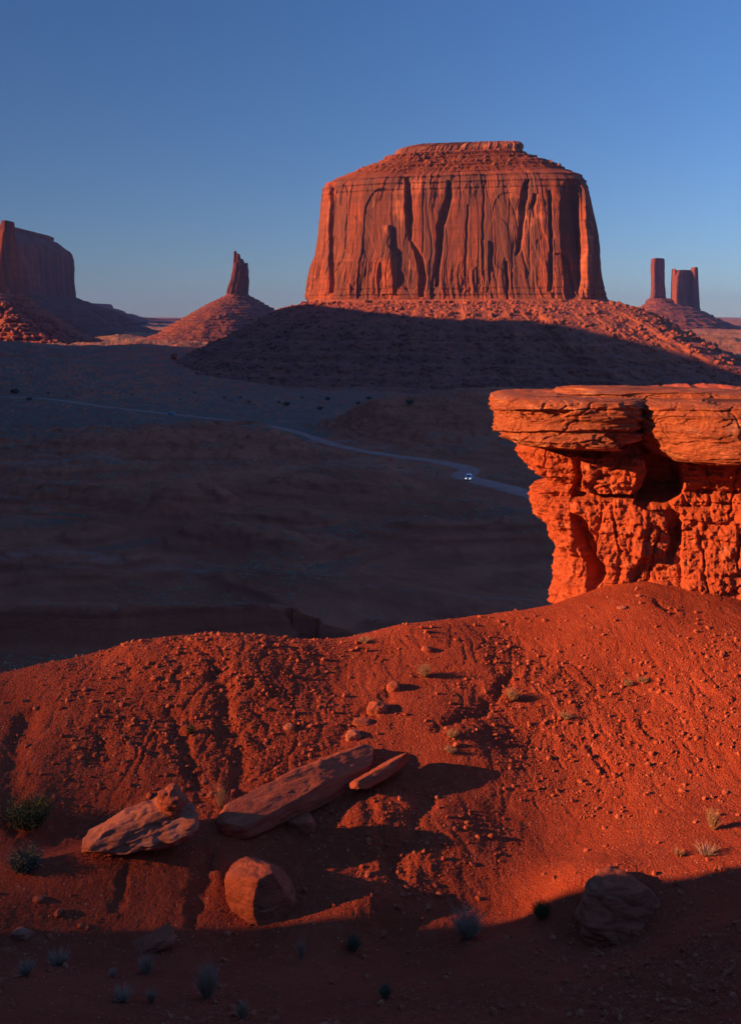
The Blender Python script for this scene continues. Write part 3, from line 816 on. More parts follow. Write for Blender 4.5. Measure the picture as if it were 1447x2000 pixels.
# coarse table of the spline for quick look-up
GX = np.arange(-130, 120.01, .5); GY = np.arange(-70, 100.01, .5)
_gx, _gy = np.meshgrid(GX, GY); GT = tps(_gx, _gy).reshape(_gx.shape)
def base_h(x, y):
    fx = np.clip((x-GX[0])/.5, 0, len(GX)-1.001); fy = np.clip((y-GY[0])/.5, 0, len(GY)-1.001)
    ix = fx.astype(int); iy = fy.astype(int); a = fx-ix; b = fy-iy
    # smooth (Catmull-Rom in both directions would be finer, bilinear of a .5 m table is enough under the noise)
    return (GT[iy, ix]*(1-a)+GT[iy, ix+1]*a)*(1-b)+(GT[iy+1, ix]*(1-a)+GT[iy+1, ix+1]*a)*b

GUL = [  # gullies: polyline px,py,Y..., width, depth
 ([(430,1330,49.5),(440,1420,46.5),(470,1500,44.3),(465,1560,42.2)], .45, .42),
 ([(340,1400,46.5),(370,1480,44),(400,1560,41.6)], .35, .32),
 ([(60,1380,46),(30,1450,44),(28,1530,42),(30,1620,40)], .5, .5),
 ([(1000,1360,52),(940,1430,49),(860,1475,47)], .35, .35),
 ([(760,1400,49.5),(700,1440,47.5),(660,1480,46)], .35, .25),
 ([(830,1600,42.6),(800,1660,40.6),(770,1740,38.8)], .5, .35),
 ([(720,1620,41.6),(760,1700,39.6),(770,1740,38.8)], .35, .3),
 ([(410,1660,38.6),(390,1730,37.2),(380,1800,36)], .28, .3),
 ([(250,1700,37.2),(230,1760,36.2)], .25, .18),
 ([(200,1440,45),(190,1500,43.4)], .35, .3),
 ([(1280,1180,57.5),(1310,1200,56.3)], .25, .25),
]
ROUGH = [(400,1290,51.5,7,1.2),(470,1480,45,3.6,1.5),(230,1470,44,2.5,.8),(1130,1450,47.5,4.5,1.0),(1350,1370,49,5.5,1.3),(770,1700,39.5,2.4,1.5),(1000,1330,53,3,.8),(1420,1900,27,5,1.2),(1200,1500,45.5,2.5,.7)]
def fg_h(x, y, detail=True):
    z = base_h(x, y)
    near = sstep(75, 62, y)
    z = z + fbm2(x/6., y/6., 3, 101)*.18
    dd = 0
    wx = x+fbm2(x/.9, y/.9, 4, 7)*.5; wy = y+fbm2(x/.9+9, y/.9, 4, 8)*.5
    for pts, w, dep in GUL:
        b = 0
        for (p0, p1) in zip(pts[:-1], pts[1:]):
            t, d, _ = seg_t(wx, wy, X(p0[0], p0[2]), p0[2], X(p1[0], p1[2]), p1[2])
            b = np.maximum(b, np.exp(-(d/w)**2))
        dd = dd + b*dep*.5
    z = z - dd
    if not detail: return z
    rg = .35
    for (px, py, Y, rad, k) in ROUGH:
        rg = rg + k*np.exp(-(((x-X(px, Y))**2+((y-Y)*1.1)**2)/rad**2))
    rg = rg*(.65+.6*fbm2(x/2.2, y/2.2, 3, 33))+.1
    rg = np.clip(rg, .12, 2.2)
    # small rills down the slope
    r = 1-np.abs(fbm2(x/1.3+fbm2(x/3, y/3, 2, 5)*.7, y/3.2, 3, 55))*2
    z = z - np.clip(r-.6, 0, 1)*.14*rg
    z = z + fbm2(x/.6, y/.6, 4, 71)*.05*rg
    c = fbm2(x/.2, y/.2, 3, 91)
    z = z + np.abs(c)*.07*rg + fbm2(x/.09, y/.09, 2, 95)*.022
    return z

def dirt_mat(name, a, b, c_, light):
    t = NT(name)
    c = t.mix(t.ramp(t.noise(t.mapped(.35, .35, .35), 1.0, 5, .6), [(.35, 0), (.65, 1)]), a, b)
    c = t.mix(t.ramp(t.noise(t.mapped(2.5, 2.5, 2.5), 1.0, 7, .7), [(.50, 0), (.68, .7)]), c, c_)
    sp = t.voro(t.mapped(9, 9, 9), 1.0)
    hue = t.n("ShaderNodeSeparateColor"); t.l(sp.outputs["Color"], hue.inputs[0])
    m1 = t.ramp(hue.outputs[0], [(.955, 0), (.965, 1)]); m2 = t.ramp(sp.outputs["Distance"], [(.28, 1), (.34, 0)])
    c = t.mix(t.math('MULTIPLY', t.math('MULTIPLY', m1, m2), .75), c, light)
    t.color(c)
    t.bump(t.noise(t.mapped(11, 11, 11), 1.0, 8, .78), .085)
    t.bump(t.voro(t.mapped(12, 12, 12), 1.0).outputs["Distance"], .05, .9)
    return t.m
M_dirt = dirt_mat("red_earth", (.26,.047,.0185), (.32,.061,.024), (.37,.092,.04), (.52,.29,.18))

def build_fg():
    xs = nonuni(-125, 115, -19, 26, 900, 90)
    ys = np.concatenate([np.linspace(-65, 19, 90, endpoint=False), np.linspace(19, 62, 860, endpoint=False), np.linspace(62, 96, 110)])
    A, B = np.meshgrid(xs, ys)
    z = fg_h(A.ravel(), B.ravel()).reshape(A.shape)
    # sink the rim of the sheet beneath the valley floor
    V = np.stack([A, B, z], -1).reshape(-1, 3)
    o = mk('hillside', V, gridfaces(len(ys), len(xs)), M_dirt)
    tag(o, 'sunlit red earth hillside with gullies falling to a shaded gully', kind='structure')
build_fg()

def hit(px, py, y0=20, y1=75):
    """where the pixel ray of the photo first meets the hillside"""
    ys = np.linspace(y0, y1, 4000); xs = X(px, ys); d = Z(py, ys)-fg_h(xs, ys, False)
    k = int(np.argmax(d < 0)); 
    if not (d < 0).any(): k = int(np.argmin(np.abs(d)))
    return np.array([xs[k], ys[k], float(fg_h(xs[k:k+1], ys[k:k+1], False)[0])])

# ------------------------------------------------------------------ the overhanging outcrop
def stone_mat(name, a, b, light, dark, sc_=1.0, bed=.5):
    t = NT(name)
    c = t.mix(t.ramp(t.noise(t.mapped(.7/sc_, .7/sc_, 1.6/sc_, (.12, .05, 0)), 1.0, 7, .62, .8), [(.36, 0), (.64, 1)]), a, b)
    c = t.mix(t.ramp(t.noise(t.mapped(.35/sc_, .35/sc_, .9/sc_), 1.0, 6, .6, .5), [(.56, 0), (.68, 1)]), c, light)
    c = t.mix(t.math('MULTIPLY', t.ramp(t.noise(t.mapped(.25/sc_, .25/sc_, 5/sc_, (.06, .1, 0)), 1.0, 5, .65, .3), [(.36, 1), (.50, 0)]), bed), c, dark)
    t.color(c)
    t.bump(t.noise(t.mapped(.8/sc_, .8/sc_, 7/sc_, (.08, .06, 0)), 1.0, 6, .65), .10*sc_)
    t.bump(t.noise(t.mapped(6/sc_, 6/sc_, 6/sc_), 1.0, 8, .7), .09*sc_)
    return t.m
M_slab = stone_mat("banded_sandstone", (.25,.072,.031), (.32,.108,.048), (.44,.21,.11), (.14,.045,.026), 1.0, .8)
M_cong = stone_mat("knobbly_mudstone", (.29,.062,.024), (.35,.083,.032), (.42,.135,.063), (.17,.043,.023), .6, .5)
M_boulder = stone_mat("boulder_sandstone", (.29,.074,.036), (.35,.098,.048), (.43,.145,.075), (.16,.048,.03), .6, .5)
M_pale = stone_mat("pale_boulder_sandstone", (.31,.10,.055), (.38,.145,.085), (.50,.25,.16), (.20,.07,.045), .6, .4)

def slab_relief(seed, steps, amp=1.0, feats=()):
    """steps: (py, push): ledges of the bedding, interpolated sharply"""
    S = np.array(steps, float)
    def f(V, tv, Nn):
        x, y, z = V[..., 0], V[..., 1], V[..., 2]
        px = CX+F*x/y; py = HZ-F*z/y
        w = fbm2(x/2.6, y/2.6, 3, seed)*9 + (x*1.0)
        pyw = py + w*.5
        k = np.clip(np.searchsorted(S[:, 0], pyw.ravel())-1, 0, len(S)-1).reshape(py.shape)
        p0 = S[k, 1]; p1 = S[np.minimum(k+1, len(S)-1), 1]; y1_ = S[np.minimum(k+1, len(S)-1), 0]
        d = p0 + (p1-p0)*sstep(y1_-2.5, y1_, pyw)
        zz = z*2.2+fbm2(x/1.8, z/1.2, 3, seed+4)*1.1+x*.06
        d = d + (terr(zz, 1.3, .35)-zz)*.07*amp
        n1 = fbm3(x/2.4, y/2.4, z/1.1, 4, seed+6)
        d = d + (terr(n1, 5, .3)*.55 + fbm3(x/.5, y/.5, z/.22, 4, seed+7)*.10)*amp
        d = d - np.clip(.07-np.abs(fbm3(x/2.6, y/2.6, z/1.3, 3, seed+9)), 0, 1)*2.2*amp
        for rows in feats: d = d - slot(px, py, rows, 4)
        edge = np.minimum(tv, 1-tv)[:, None]
        d = d*sstep(0.0, .05, edge)
        return d, fbm2(x/1.2, y/1.2, 4, seed+12)*.06+terr(fbm2(x/3., y/3., 3, seed+13), 4, .2)*.22*sstep(.25, .0, tv)[:, None]
    return f

SH, SX = -.22, X(1180, 60)
def build_outcrop():
    root = thing('rock_outcrop', 'bright orange overhanging rock promontory with a flat cap, at the right above the hillside', 'rock outcrop', (0,0,0))
    Yc = 60.
    def lv(py, pl, pr, yf, yb): return (Z(py, Yc), X(pl+(19 if pl < 1118 else 0), Yc), X(pr, Yc), yf, yb)
    # left cap slab, with its tongue reaching left
    L = [lv(778,1090,1200,60.6,65.5), lv(779,1030,1250,59.6,67.5), lv(781,985,1258,59.0,68.5), lv(787,966,1262,58.7,69), lv(800,960,1264,58.5,69), lv(812,962,1262,58.55,69), lv(825,974,1262,58.7,68.6), lv(840,980,1262,58.6,68.4), lv(848,976,1264,58.5,68.4),
         lv(862,978,1258,58.4,68), lv(872,990,1252,58.6,67.5), lv(878,1012,1246,59.2,67), lv(880,1060,1230,60.4,66)]
    V, t, tt = loft(L, 1000, 300, 3.4, SH,   slab_relief(3, [(0,0),(792,.12),(806,-.05),(822,.02),(838,.16),(848,-.15),(856,.08),(872,.0)], 1.0,
        [[(838,1195,1240,-.1),(850,1180,1250,.5),(862,1200,1250,.9),(880,1215,1250,.9)], [(800,1000,1120,.25),(812,1010,1100,.35),(822,1030,1080,.1)]]), sx0=SX, front=4)
    grid_part('cap_slab', V, 0, 300, M_slab, root, close_top=True)
    # upper thin bed
    L = [lv(769,1130,1300,62.3,66), lv(769.5,1108,1420,61.9,67.5), lv(772,1100,1500,61.6,68), lv(776,1096,1520,61.5,68), lv(781,1092,1540,61.4,68), lv(786,1090,1540,61.8,68)]
    V, t, tt = loft(L, 700, 80, 4, SH,  slab_relief(13, [(0,0),(774,.15),(779,-.1),(900,0)], .6), sx0=SX, front=4)
    grid_part('top_bed', V, 0, 80, M_slab, root, close_top=True)
    # right cap slab
    L = [lv(780,1300,2000,59.6,68), lv(782,1275,2090,58.6,69), lv(788,1258,2120,58.1,70), lv(800,1252,2140,57.8,70), lv(815,1249,2150,57.55,70), lv(835,1251,2150,57.5,70), lv(845,1262,2150,57.55,70), lv(862,1276,2150,57.4,70), lv(880,1285,2150,57.4,70),
         lv(890,1296,2150,57.6,69), lv(897,1310,2140,58.1,68), lv(899,1330,2120,59.4,67)]
    V, t, tt = loft(L, 1100, 260, 5, SH,  slab_relief(23, [(0,0),(795,.18),(812,.0),(830,-.08),(850,.05),(880,.05)], .9), sx0=SX, front=4)
    grid_part('cap_slab', V, 0, 260, M_slab, root, close_top=True)
    # the knobbly wall
    L = [lv(874,1028,2130,59.9,66), lv(882,1032,2130,59.7,66), lv(888,1038,2130,59.6,66), lv(896,1036,2130,59.4,66), lv(905,1030,2130,59.2,66), lv(920,1034,2130,59.2,66), lv(935,1046,2130,59.3,66), lv(948,1052,2130,59.4,66), lv(958,1076,2130,59.5,66), lv(966,1088,2130,59.7,66),
         lv(975,1078,2130,59.6,66), lv(985,1058,2130,59.4,66), lv(1005,1052,2130,59.2,66), lv(1025,1060,2130,59.1,66), lv(1050,1066,2130,59.1,66.5), lv(1070,1088,2130,59.1,67), lv(1100,1098,2130,59.0,67), lv(1120,1112,2130,58.9,67), lv(1140,1110,2130,58.8,67), lv(1168,1104,2130,58.4,67), lv(1190,1104,2130,57.9,67), lv(1230,1096,2140,57.2,67)]
    feats = [
        # the recess between the two blocks
        [(870,1246,1326,2.6),(900,1258,1326,2.8),(925,1262,1328,2.8),(950,1252,1330,2.6),(970,1240,1322,2.2),(984,1236,1312,1.2),(996,1262,1312,.4),(1010,1300,1330,.9),(1050,1306,1328,1.0),(1085,1300,1316,.7),(1100,1296,1306,.1)],
        # the hollow in the pillar
        [(1000,1114,1128,.3),(1020,1118,1142,.9),(1050,1124,1156,1.2),(1075,1128,1162,1.3),(1100,1140,1180,1.7),(1120,1146,1182,1.8),(1140,1146,1172,1.5),(1158,1150,1160,.2)],
        [(890,1122,1132,.3),(910,1122,1134,.5),(940,1118,1136,.6),(960,1112,1148,.7),(972,1112,1150,.5),(978,1112,1150,0)],
        [(962,1040,1250,0),(966,1060,1250,.45),(972,1066,1240,.55),(978,1066,1230,0)],
        # swelling blocks
        [(892,1134,1244,-.1),(910,1136,1246,-.45),(950,1134,1240,-.6),(962,1130,1235,-.5),(968,1140,1230,0)],
        [(985,1176,1262,-.1),(1020,1172,1262,-.45),(1080,1166,1256,-.6),(1100,1172,1246,-.5),(1135,1180,1225,-.2),(1150,1180,1220,0)],
        [(1056,1240,1262,0),(1064,1238,1270,-.45),(1080,1238,1272,-.5),(1092,1242,1268,-.2),(1098,1245,1260,0)],
        [(1040,1095,1118,0),(1052,1094,1122,-.3),(1068,1094,1122,-.3),(1080,1098,1116,0)],
        [(980,1326,1400,0),(985,1330,1700,.22),(990,1330,1700,.22),(995,1330,1700,0)],
        [(1010,1330,1700,-.25),(1100,1330,1700,-.45),(1200,1330,1700,-.6),(1230,1330,1700,-.6)],
    ]
    def rel(V, tv, Nn):
        x, y, z = V[..., 0], V[..., 1], V[..., 2]
        px = CX+F*x/y; py = HZ-F*z/y
        wx = fbm3(x/.9, y/.9, z/.9, 3, 201)*.5; wz = fbm3(x/.9+7, y/.9, z/.9, 3, 202)*.5
        a = worley3((x+wx)/.85, (y+wx)/.85, (z+wz)/1.15, 5)
        b = worley3((x+wz)/.34, y/.34, (z+wx)/.42, 6)
        n = fbm3(x/1.9, y/1.9, z/2.6, 4, 210)
        rill = fbm3(x/.35, y/.35, z/1.6, 3, 215)
        zt = z*1.7+x*.05+wx; d = (terr(zt, 1., .25)-zt)*.10 + (.62-a)*.34 + (.6-b)*.16 + n*.55 + fbm3(x/.2, y/.2, z/.2, 3, 212)*.13 + rill*.10
        d = d - np.clip(.10-np.abs(fbm3(x/1.6, y/1.6, z/2.4, 3, 219)), 0, 1)*2.4
        zz = z*1.1+n*.6; d = d + (terr(zz, 1., .3)-zz)*.18
        for rows in feats: d = d - slot(px+wx*10, py+wz*8, rows, 5)*(Nn[..., 1] < .5)
        d = d*sstep(0, .03, tv)[:, None]
        return d, 0
    V, t, tt = loft(L, 1500, 620, 4.5, SH,   rel, front=5)
    grid_part('rock_wall', V, 0, 620, M_cong, root)
    recenter(root, (X(1250,60), 60, Z(1180,60)))
build_outcrop()

# ------------------------------------------------------------------ single rocks
def rock(name, label, px, py, w, h, mat=None, dep=None, tilt=0.0, yaw=0.0, pitch=0.0, seed=1, sub=5, box=.45, cuts=7, rough=1.0, Y=None, ends=None, cat='rock', group=None, zoff=0.0):
    """px,py: centre of the rock in the photo; w,h: its size in photo pixels along its own axes; tilt: degrees in the picture plane"""
    rng = np.random.default_rng(seed)
    p = hit(px, py) if Y is None else np.array([X(px, Y), Y, Z(py, Y)])
    Y = p[1]
    m = Y/F
    a, c = w*m/2, h*m/2; b = (dep*m/2) if dep else (a+c)/2
    V0, F0 = ico(sub); V = V0.copy()
    V = V/(np.max(np.abs(V), 1, keepdims=True)**box)
    # chop flat facets
    for _ in range(cuts):
        n = rng.normal(size=3); n /= np.linalg.norm(n); lim = .70+.28*rng.random()
        e = V@n-lim; k = e > 0; V[k] -= np.outer(e[k]*.93, n)
    n1 = fbm3(V[:, 0]*1.3+seed, V[:, 1]*1.3, V[:, 2]*1.3, 3, seed)
    V *= (1+n1*.16*rough)[:, None]
    S = V*np.array([a, b, c]); sc_ = (a*b*c)**(1/3)
    bedn = fbm3(S[:, 0]/sc_*.5, S[:, 1]/sc_*.5, S[:, 2]/sc_*4, 3, seed+3)
    d = terr(bedn, 5, .25)*.10*rough + fbm3(S[:, 0]/sc_*4, S[:, 1]/sc_*4, S[:, 2]/sc_*5, 4, seed+5)*.06*rough
    d -= np.clip(.12-np.abs(fbm3(S[:, 0]/sc_*.9, S[:, 1]/sc_*.9, S[:, 2]/sc_*2.2, 3, seed+8)), 0, 1)*.45*rough
    N = V/np.linalg.norm(V, axis=1)[:, None]
    S = S + N*(d*sc_)[:, None]
    from mathutils import Euler
    if ends is not None:
        (a0, b0, Y0), (a1, b1, Y1) = ends
        A_ = np.array([X(a0, Y0), Y0, Z(b0, Y0)]); B_ = np.array([X(a1, Y1), Y1, Z(b1, Y1)])
        ax = B_-A_; S[:, 0] *= np.linalg.norm(ax)/(2*a); ax /= np.linalg.norm(ax)
        p = (A_+B_)/2
        sd = np.cross([0, 0, 1.], ax); sd /= np.linalg.norm(sd); up = np.cross(ax, sd)
        c_, s_ = math.cos(math.radians(pitch)), math.sin(math.radians(pitch))
        M = np.stack([ax, sd*c_+up*s_, up*c_-sd*s_], 1)
    R = (Euler((math.radians(pitch), 0, 0)).to_matrix().to_4x4()); R2 = Euler((0, -math.radians(tilt), 0)).to_matrix().to_4x4(); R3 = Euler((0, 0, math.radians(yaw))).to_matrix().to_4x4()
    if ends is None: M = np.array(R3@R2@R)[:3, :3]
    S = S@M.T
    o = mk(name, S, F0, mat or M_boulder, None)
    o.location = (p[0], p[1], p[2]+zoff)
    tag(o, label, cat, group)
    return o

rock('stone_slab', 'long tilted stone slab lying in the middle of the red slope', 582, 1538, 342, 72, dep=92, seed=11, sub=6, box=.55, cuts=5, rough=.5, Y=42.3, ends=((424,1617,39.6),(742,1469,45.5)), pitch=-14)
rock('stone_slab', 'small thin slab propped up just right of the long tilted slab', 735, 1502, 142, 26, dep=44, seed=12, sub=5, box=.6, cuts=4, rough=.6, Y=43.6, ends=((682,1544,42.2),(802,1476,44.5)), pitch=-25)
rock('boulder', 'broad pale flat-topped boulder left of the long slab, a knob of rock on top', 278, 1620, 226, 84, mat=M_pale, tilt=15, yaw=12, dep=140, seed=23, sub=6, box=.5, cuts=9, rough=1.1, Y=38.6)
rock('boulder', 'knob of red rock perched on the broad pale boulder', 337, 1564, 58, 62, seed=31, sub=5, box=.4, cuts=6, rough=1.3, Y=38.6)
rock('boulder', 'big rounded boulder low on the slope casting a wide black shadow', 512, 1746, 138, 132, tilt=10, yaw=-25, seed=47, sub=6, box=.30, cuts=7, rough=.6, dep=125, Y=37.2)
rock('boulder', 'half-buried rock right below the long slab', 588, 1612, 62, 36, seed=51, sub=5, box=.4, cuts=7, rough=.8, tilt=10)
rock('boulder', 'red rock with a short dark shadow, topmost of the line above the long slab', 768, 1344, 26, 26, seed=53, sub=4, box=.5, cuts=6)
rock('boulder', 'round red rock with a black shadow, just below the topmost of the line', 736, 1388, 40, 34, seed=54, sub=5, box=.3, cuts=5)
rock('boulder', 'pale rock touching the upper end of the long slab', 690, 1440, 30, 26, seed=55, sub=4, box=.4, cuts=6, mat=M_pale)
rock('boulder', 'flat rock between the round red rock and the slab', 706, 1412, 40, 18, seed=56, sub=4, box=.4, cuts=6)
rock('boulder', 'small dark rock highest on the slope near the middle', 833, 1269, 20, 14, seed=57, sub=4, box=.4, cuts=6)
rock('boulder', 'small pale rock on the slope left of the rock line', 563, 1421, 24, 16, seed=58, sub=4, box=.4, cuts=6, mat=M_pale)
rock('boulder', 'small flat pale rock on the mound under the overhang', 1214, 1187, 20, 9, seed=59, sub=4, box=.5, cuts=5, mat=M_pale)
rock('boulder', 'small pinkish rock right of the mound under the overhang', 1247, 1164, 12, 8, seed=60, sub=3, box=.5, cuts=5, mat=M_pale)
rock('boulder', 'large layered boulder sitting in the shaded gully at lower right', 1208, 1796, 180, 150, seed=61, sub=6, box=.45, cuts=7, rough=1.1, dep=150, tilt=-4, Y=35.4)
rock('stone_slab', 'dark tilted slab in the shade at the foot of the slope', 290, 1848, 110, 26, tilt=22, yaw=10, seed=62, sub=5, box=.6, cuts=5, dep=60)
rock('boulder', 'yellowish rock at the shadow edge by the left border', 44, 1826, 44, 22, seed=63, sub=4, box=.4, cuts=5, mat=M_pale)
rock('boulder', 'small rock with a short shadow on the lowest left slope', 75, 1757, 22, 12, seed=64, sub=4, box=.4, cuts=6)
rng = np.random.default_rng(99)

# loose stones and gravel
def build_gravel():
    n = 36000
    ys = 24+36*rng.random(n*3)**.9; xs = X(-60+1570*rng.random(n*3), ys)
    den = .22+.9*fbm2(xs/3., ys/3., 4, 303)
    for (px, py, Y, rad, k) in ROUGH:
        den = den+.8*k*np.exp(-(((xs-X(px, Y))**2+(ys-Y)**2)/rad**2))
    k = rng.random(n*3) < np.clip(den, .04, 1)**1.7; xs, ys = xs[k][:n], ys[k][:n]
    zs = fg_h(xs, ys)
    s = .012+.11*rng.random(len(xs))**26 + .018*rng.random(len(xs))
    t = NT("gravel")
    g = t.n("ShaderNodeObjectInfo")
    c = t.mix(t.ramp(t.noise(t.mapped(5, 5, 5), 1.0, 2, .5), [(.42, 0), (.66, 1)]), (.28,.062,.027), (.38,.12,.06))
    t.color(c)
    o = scatter_rocks('gravel', np.column_stack([xs, ys, zs+s*.25]), s, t.m, None, rng, sub=1)
    tag(o, 'loose red gravel strewn over the hillside', 'gravel', kind='stuff')
build_gravel()

# ------------------------------------------------------------------ plants
def plant_mat(name, a, b):
    t = NT(name)
    c = t.mix(t.noise(t.mapped(9, 9, 9), 1.0, 2, .5), a, b); t.color(c)
    return t.m
M_green = plant_mat("green_brush", (.060,.075,.025), (.11,.11,.04))
M_straw = plant_mat("dry_grass", (.27,.16,.085), (.38,.25,.13))
M_grey = plant_mat("grey_sage", (.27,.185,.125), (.42,.30,.21))
M_sage = plant_mat("valley_sage", (.27,.20,.125), (.42,.33,.21))
M_dkgreen = plant_mat("dark_brush", (.08,.085,.05), (.14,.14,.085))
def blades(n, rad, hgt, wid, rng, upright=.5, leafy=False):
    """a bush of thin curved blades / twigs with small leaves"""
    n = int(n*1.5); a = rng.random(n)*2*np.pi; r0 = rad*.22*np.sqrt(rng.random(n))
    lean = (1-upright)*(.25+.75*rng.random(n))*1.5
    L = hgt*(.55+.5*rng.random(n))
    base = np.stack([r0*np.cos(a), r0*np.sin(a), np.zeros(n)-.02], 1)
    d = np.stack([np.cos(a)*np.sin(lean), np.sin(a)*np.sin(lean), np.cos(lean)], 1)
    d += rng.normal(size=(n, 3))*.12
    p1 = base+d*(L*.5)[:, None]; d2 = d.copy(); d2[:, 2] -= .15*rng.random(n); p2 = p1+d2*(L*.5)[:, None]
    sd = np.cross(d, rng.normal(size=(n, 3))); sd /= np.linalg.norm(sd, axis=1)[:, None]; sd *= wid
    V = np.stack([base-sd, base+sd, p1+sd*.7, p1-sd*.7, p2+sd*.2, p2-sd*.2], 1).reshape(-1, 3)
    k = np.arange(n)[:, None]*6
    Fc = np.concatenate([k+np.array([[0,1,2,3]]), k+np.array([[3,2,4,5]])])
    if leafy:
        m = n*7; i = rng.integers(0, n, m); f = .35+.65*rng.random(m)
        c = np.where((f < .5)[:, None], base[i]+(p1-base)[i]*(f*2)[:, None], p1[i]+(p2-p1)[i]*((f-.5)*2)[:, None]) + rng.normal(size=(m, 3))*rad*.05
        u = rng.normal(size=(m, 3)); u /= np.linalg.norm(u, axis=1)[:, None]; v = np.cross(u, rng.normal(size=(m, 3))); v /= np.linalg.norm(v, axis=1)[:, None]
        s = wid*2.6
        Q = np.stack([c-u*s, c+v*s*.5, c+u*s, c-v*s*.5], 1).reshape(-1, 3)
        Fc = np.concatenate([Fc, len(V)+np.arange(m*4).reshape(-1, 4)]); V = np.vstack([V, Q])
    return V, Fc
def bush(name, label, px, py, w, h, mat, n=160, upright=.5, leafy=False, wid=.008, seed=1, cat='shrub', group=None, Y=None):
    g = np.random.default_rng(seed)
    p = hit(px, py) if Y is None else np.array([X(px, Y), Y, Z(py, Y)])
    m = p[1]/F
    V, Fc = blades(n, w*m/2, h*m*1.15, wid, g, upright, leafy)
    s = (w*m/2)/(np.abs(V[:, :2]).max()+1e-6); V[:, :2] *= s
    o = mk(name, V, Fc, mat, None); o.location = p; tag(o, label, cat, group)
    return o
bush('shrub', 'green shrub in the shaded gully at the left edge of the slope', 58, 1616, 116, 50, M_green, 520, .40, True, .016, 1)
bush('shrub', 'darker green shrub lower down at the left border', 50, 1700, 90, 36, M_dkgreen, 380, .4, True, .016, 2)
bush('grass_tuft', 'dry straw grass tuft at the lower end of the long slab', 432, 1580, 44, 46, M_straw, 130, .6, False, .010, 3, 'grass')
bush('shrub', 'round straw-coloured bush high on the slope left of centre', 829, 1322, 38, 26, M_straw, 260, .35, True, .008, 4)
bush('shrub', 'straw tuft beside the short gully right of the middle', 1000, 1368, 34, 22, M_straw, 160, .4, True, .008, 5)
bush('grass_tuft', 'left of two small straw tufts on the crest of the spur', 1226, 1339, 24, 12, M_straw, 110, .4, True, .007, 6, 'grass')
bush('grass_tuft', 'right of two small straw tufts on the crest of the spur', 1254, 1333, 26, 12, M_straw, 110, .4, True, .007, 7, 'grass')
bush('grass_tuft', 'grey tuft near the middle of the spur below the two straw tufts', 1105, 1404, 34, 14, M_straw, 110, .35, True, .007, 8, 'grass')
bush('grass_tuft', 'low dry tuft above the tip of the slab shadow', 884, 1440, 36, 16, M_straw, 110, .35, True, .008, 9, 'grass')
bush('grass_tuft', 'low dry tuft at the very tip of the slab shadow', 880, 1470, 34, 12, M_straw, 90, .35, True, .008, 10, 'grass')
bush('shrub', 'large grey-green shrub on the shade line low in the middle', 912, 1832, 92, 50, M_grey, 520, .45, True, .009, 11)
bush('shrub', 'olive shrub right of the large grey-green shrub', 1056, 1794, 52, 34, M_green, 300, .45, True, .009, 12)
bush('shrub', 'straw bush at the right side of the dim lower slope', 1392, 1620, 44, 38, M_straw, 220, .5, True, .009, 13)
bush('grass_tuft', 'pale grass tuft below the straw bush at the right', 1378, 1670, 60, 24, M_grey, 110, .4, False, .008, 14, 'grass')
bush('grass_tuft', 'straw tuft left of the pale grass at the right', 1325, 1672, 30, 16, M_straw, 100, .5, False, .008, 15, 'grass')
bush('shrub', 'pale grey tuft in deep shade at the far left bottom', 52, 1905, 50, 26, M_grey, 170, .5, False, .012, 16)
bush('shrub', 'upright grey brush below the dark tilted slab', 286, 1902, 48, 34, M_grey, 150, .65, False, .012, 17)
bush('shrub', 'tall wiry grey bush, largest in the bottom shade', 405, 1950, 74, 62, M_grey, 280, .6, False, .012, 18)
bush('shrub', 'small grey tuft below the upright grey brush', 296, 1958, 34, 26, M_grey, 120, .6, False, .012, 19)
bush('shrub', 'upright grey tuft on the shade line left of the middle', 589, 1872, 32, 34, M_grey, 90, .8, False, .010, 20)
bush('shrub', 'rounded dark shrub on the shade line near the middle', 690, 1858, 44, 30, M_dkgreen, 260, .45, True, .009, 21)
bush('shrub', 'grey tuft at the bottom border left of the middle', 474, 1990, 42, 34, M_grey, 160, .6, False, .012, 22)
bush('shrub', 'dark green low shrub near the bottom centre', 752, 1950, 34, 24, M_dkgreen, 200, .5, True, .009, 23)
bush('shrub', 'faint sprawling tuft between the far left and wiry bushes', 240, 1955, 60, 26, M_grey, 110, .35, False, .012, 24)
bush('shrub', 'tangled grey brush left of the dark slab', 116, 1885, 60, 30, M_grey, 150, .4, False, .010, 25)
bush('shrub', 'small sprig left of the tall wiry bush', 222, 1909, 26, 18, M_grey, 90, .6, False, .010, 26)
bush('grass_tuft', 'pale sprigs on the crest at the rough red rim', 712, 1254, 34, 10, M_straw, 60, .4, True, .008, 27, 'grass')
bush('shrub', 'small olive sprig in the middle of the left slope', 372, 1434, 26, 18, M_green, 120, .5, True, .009, 28)

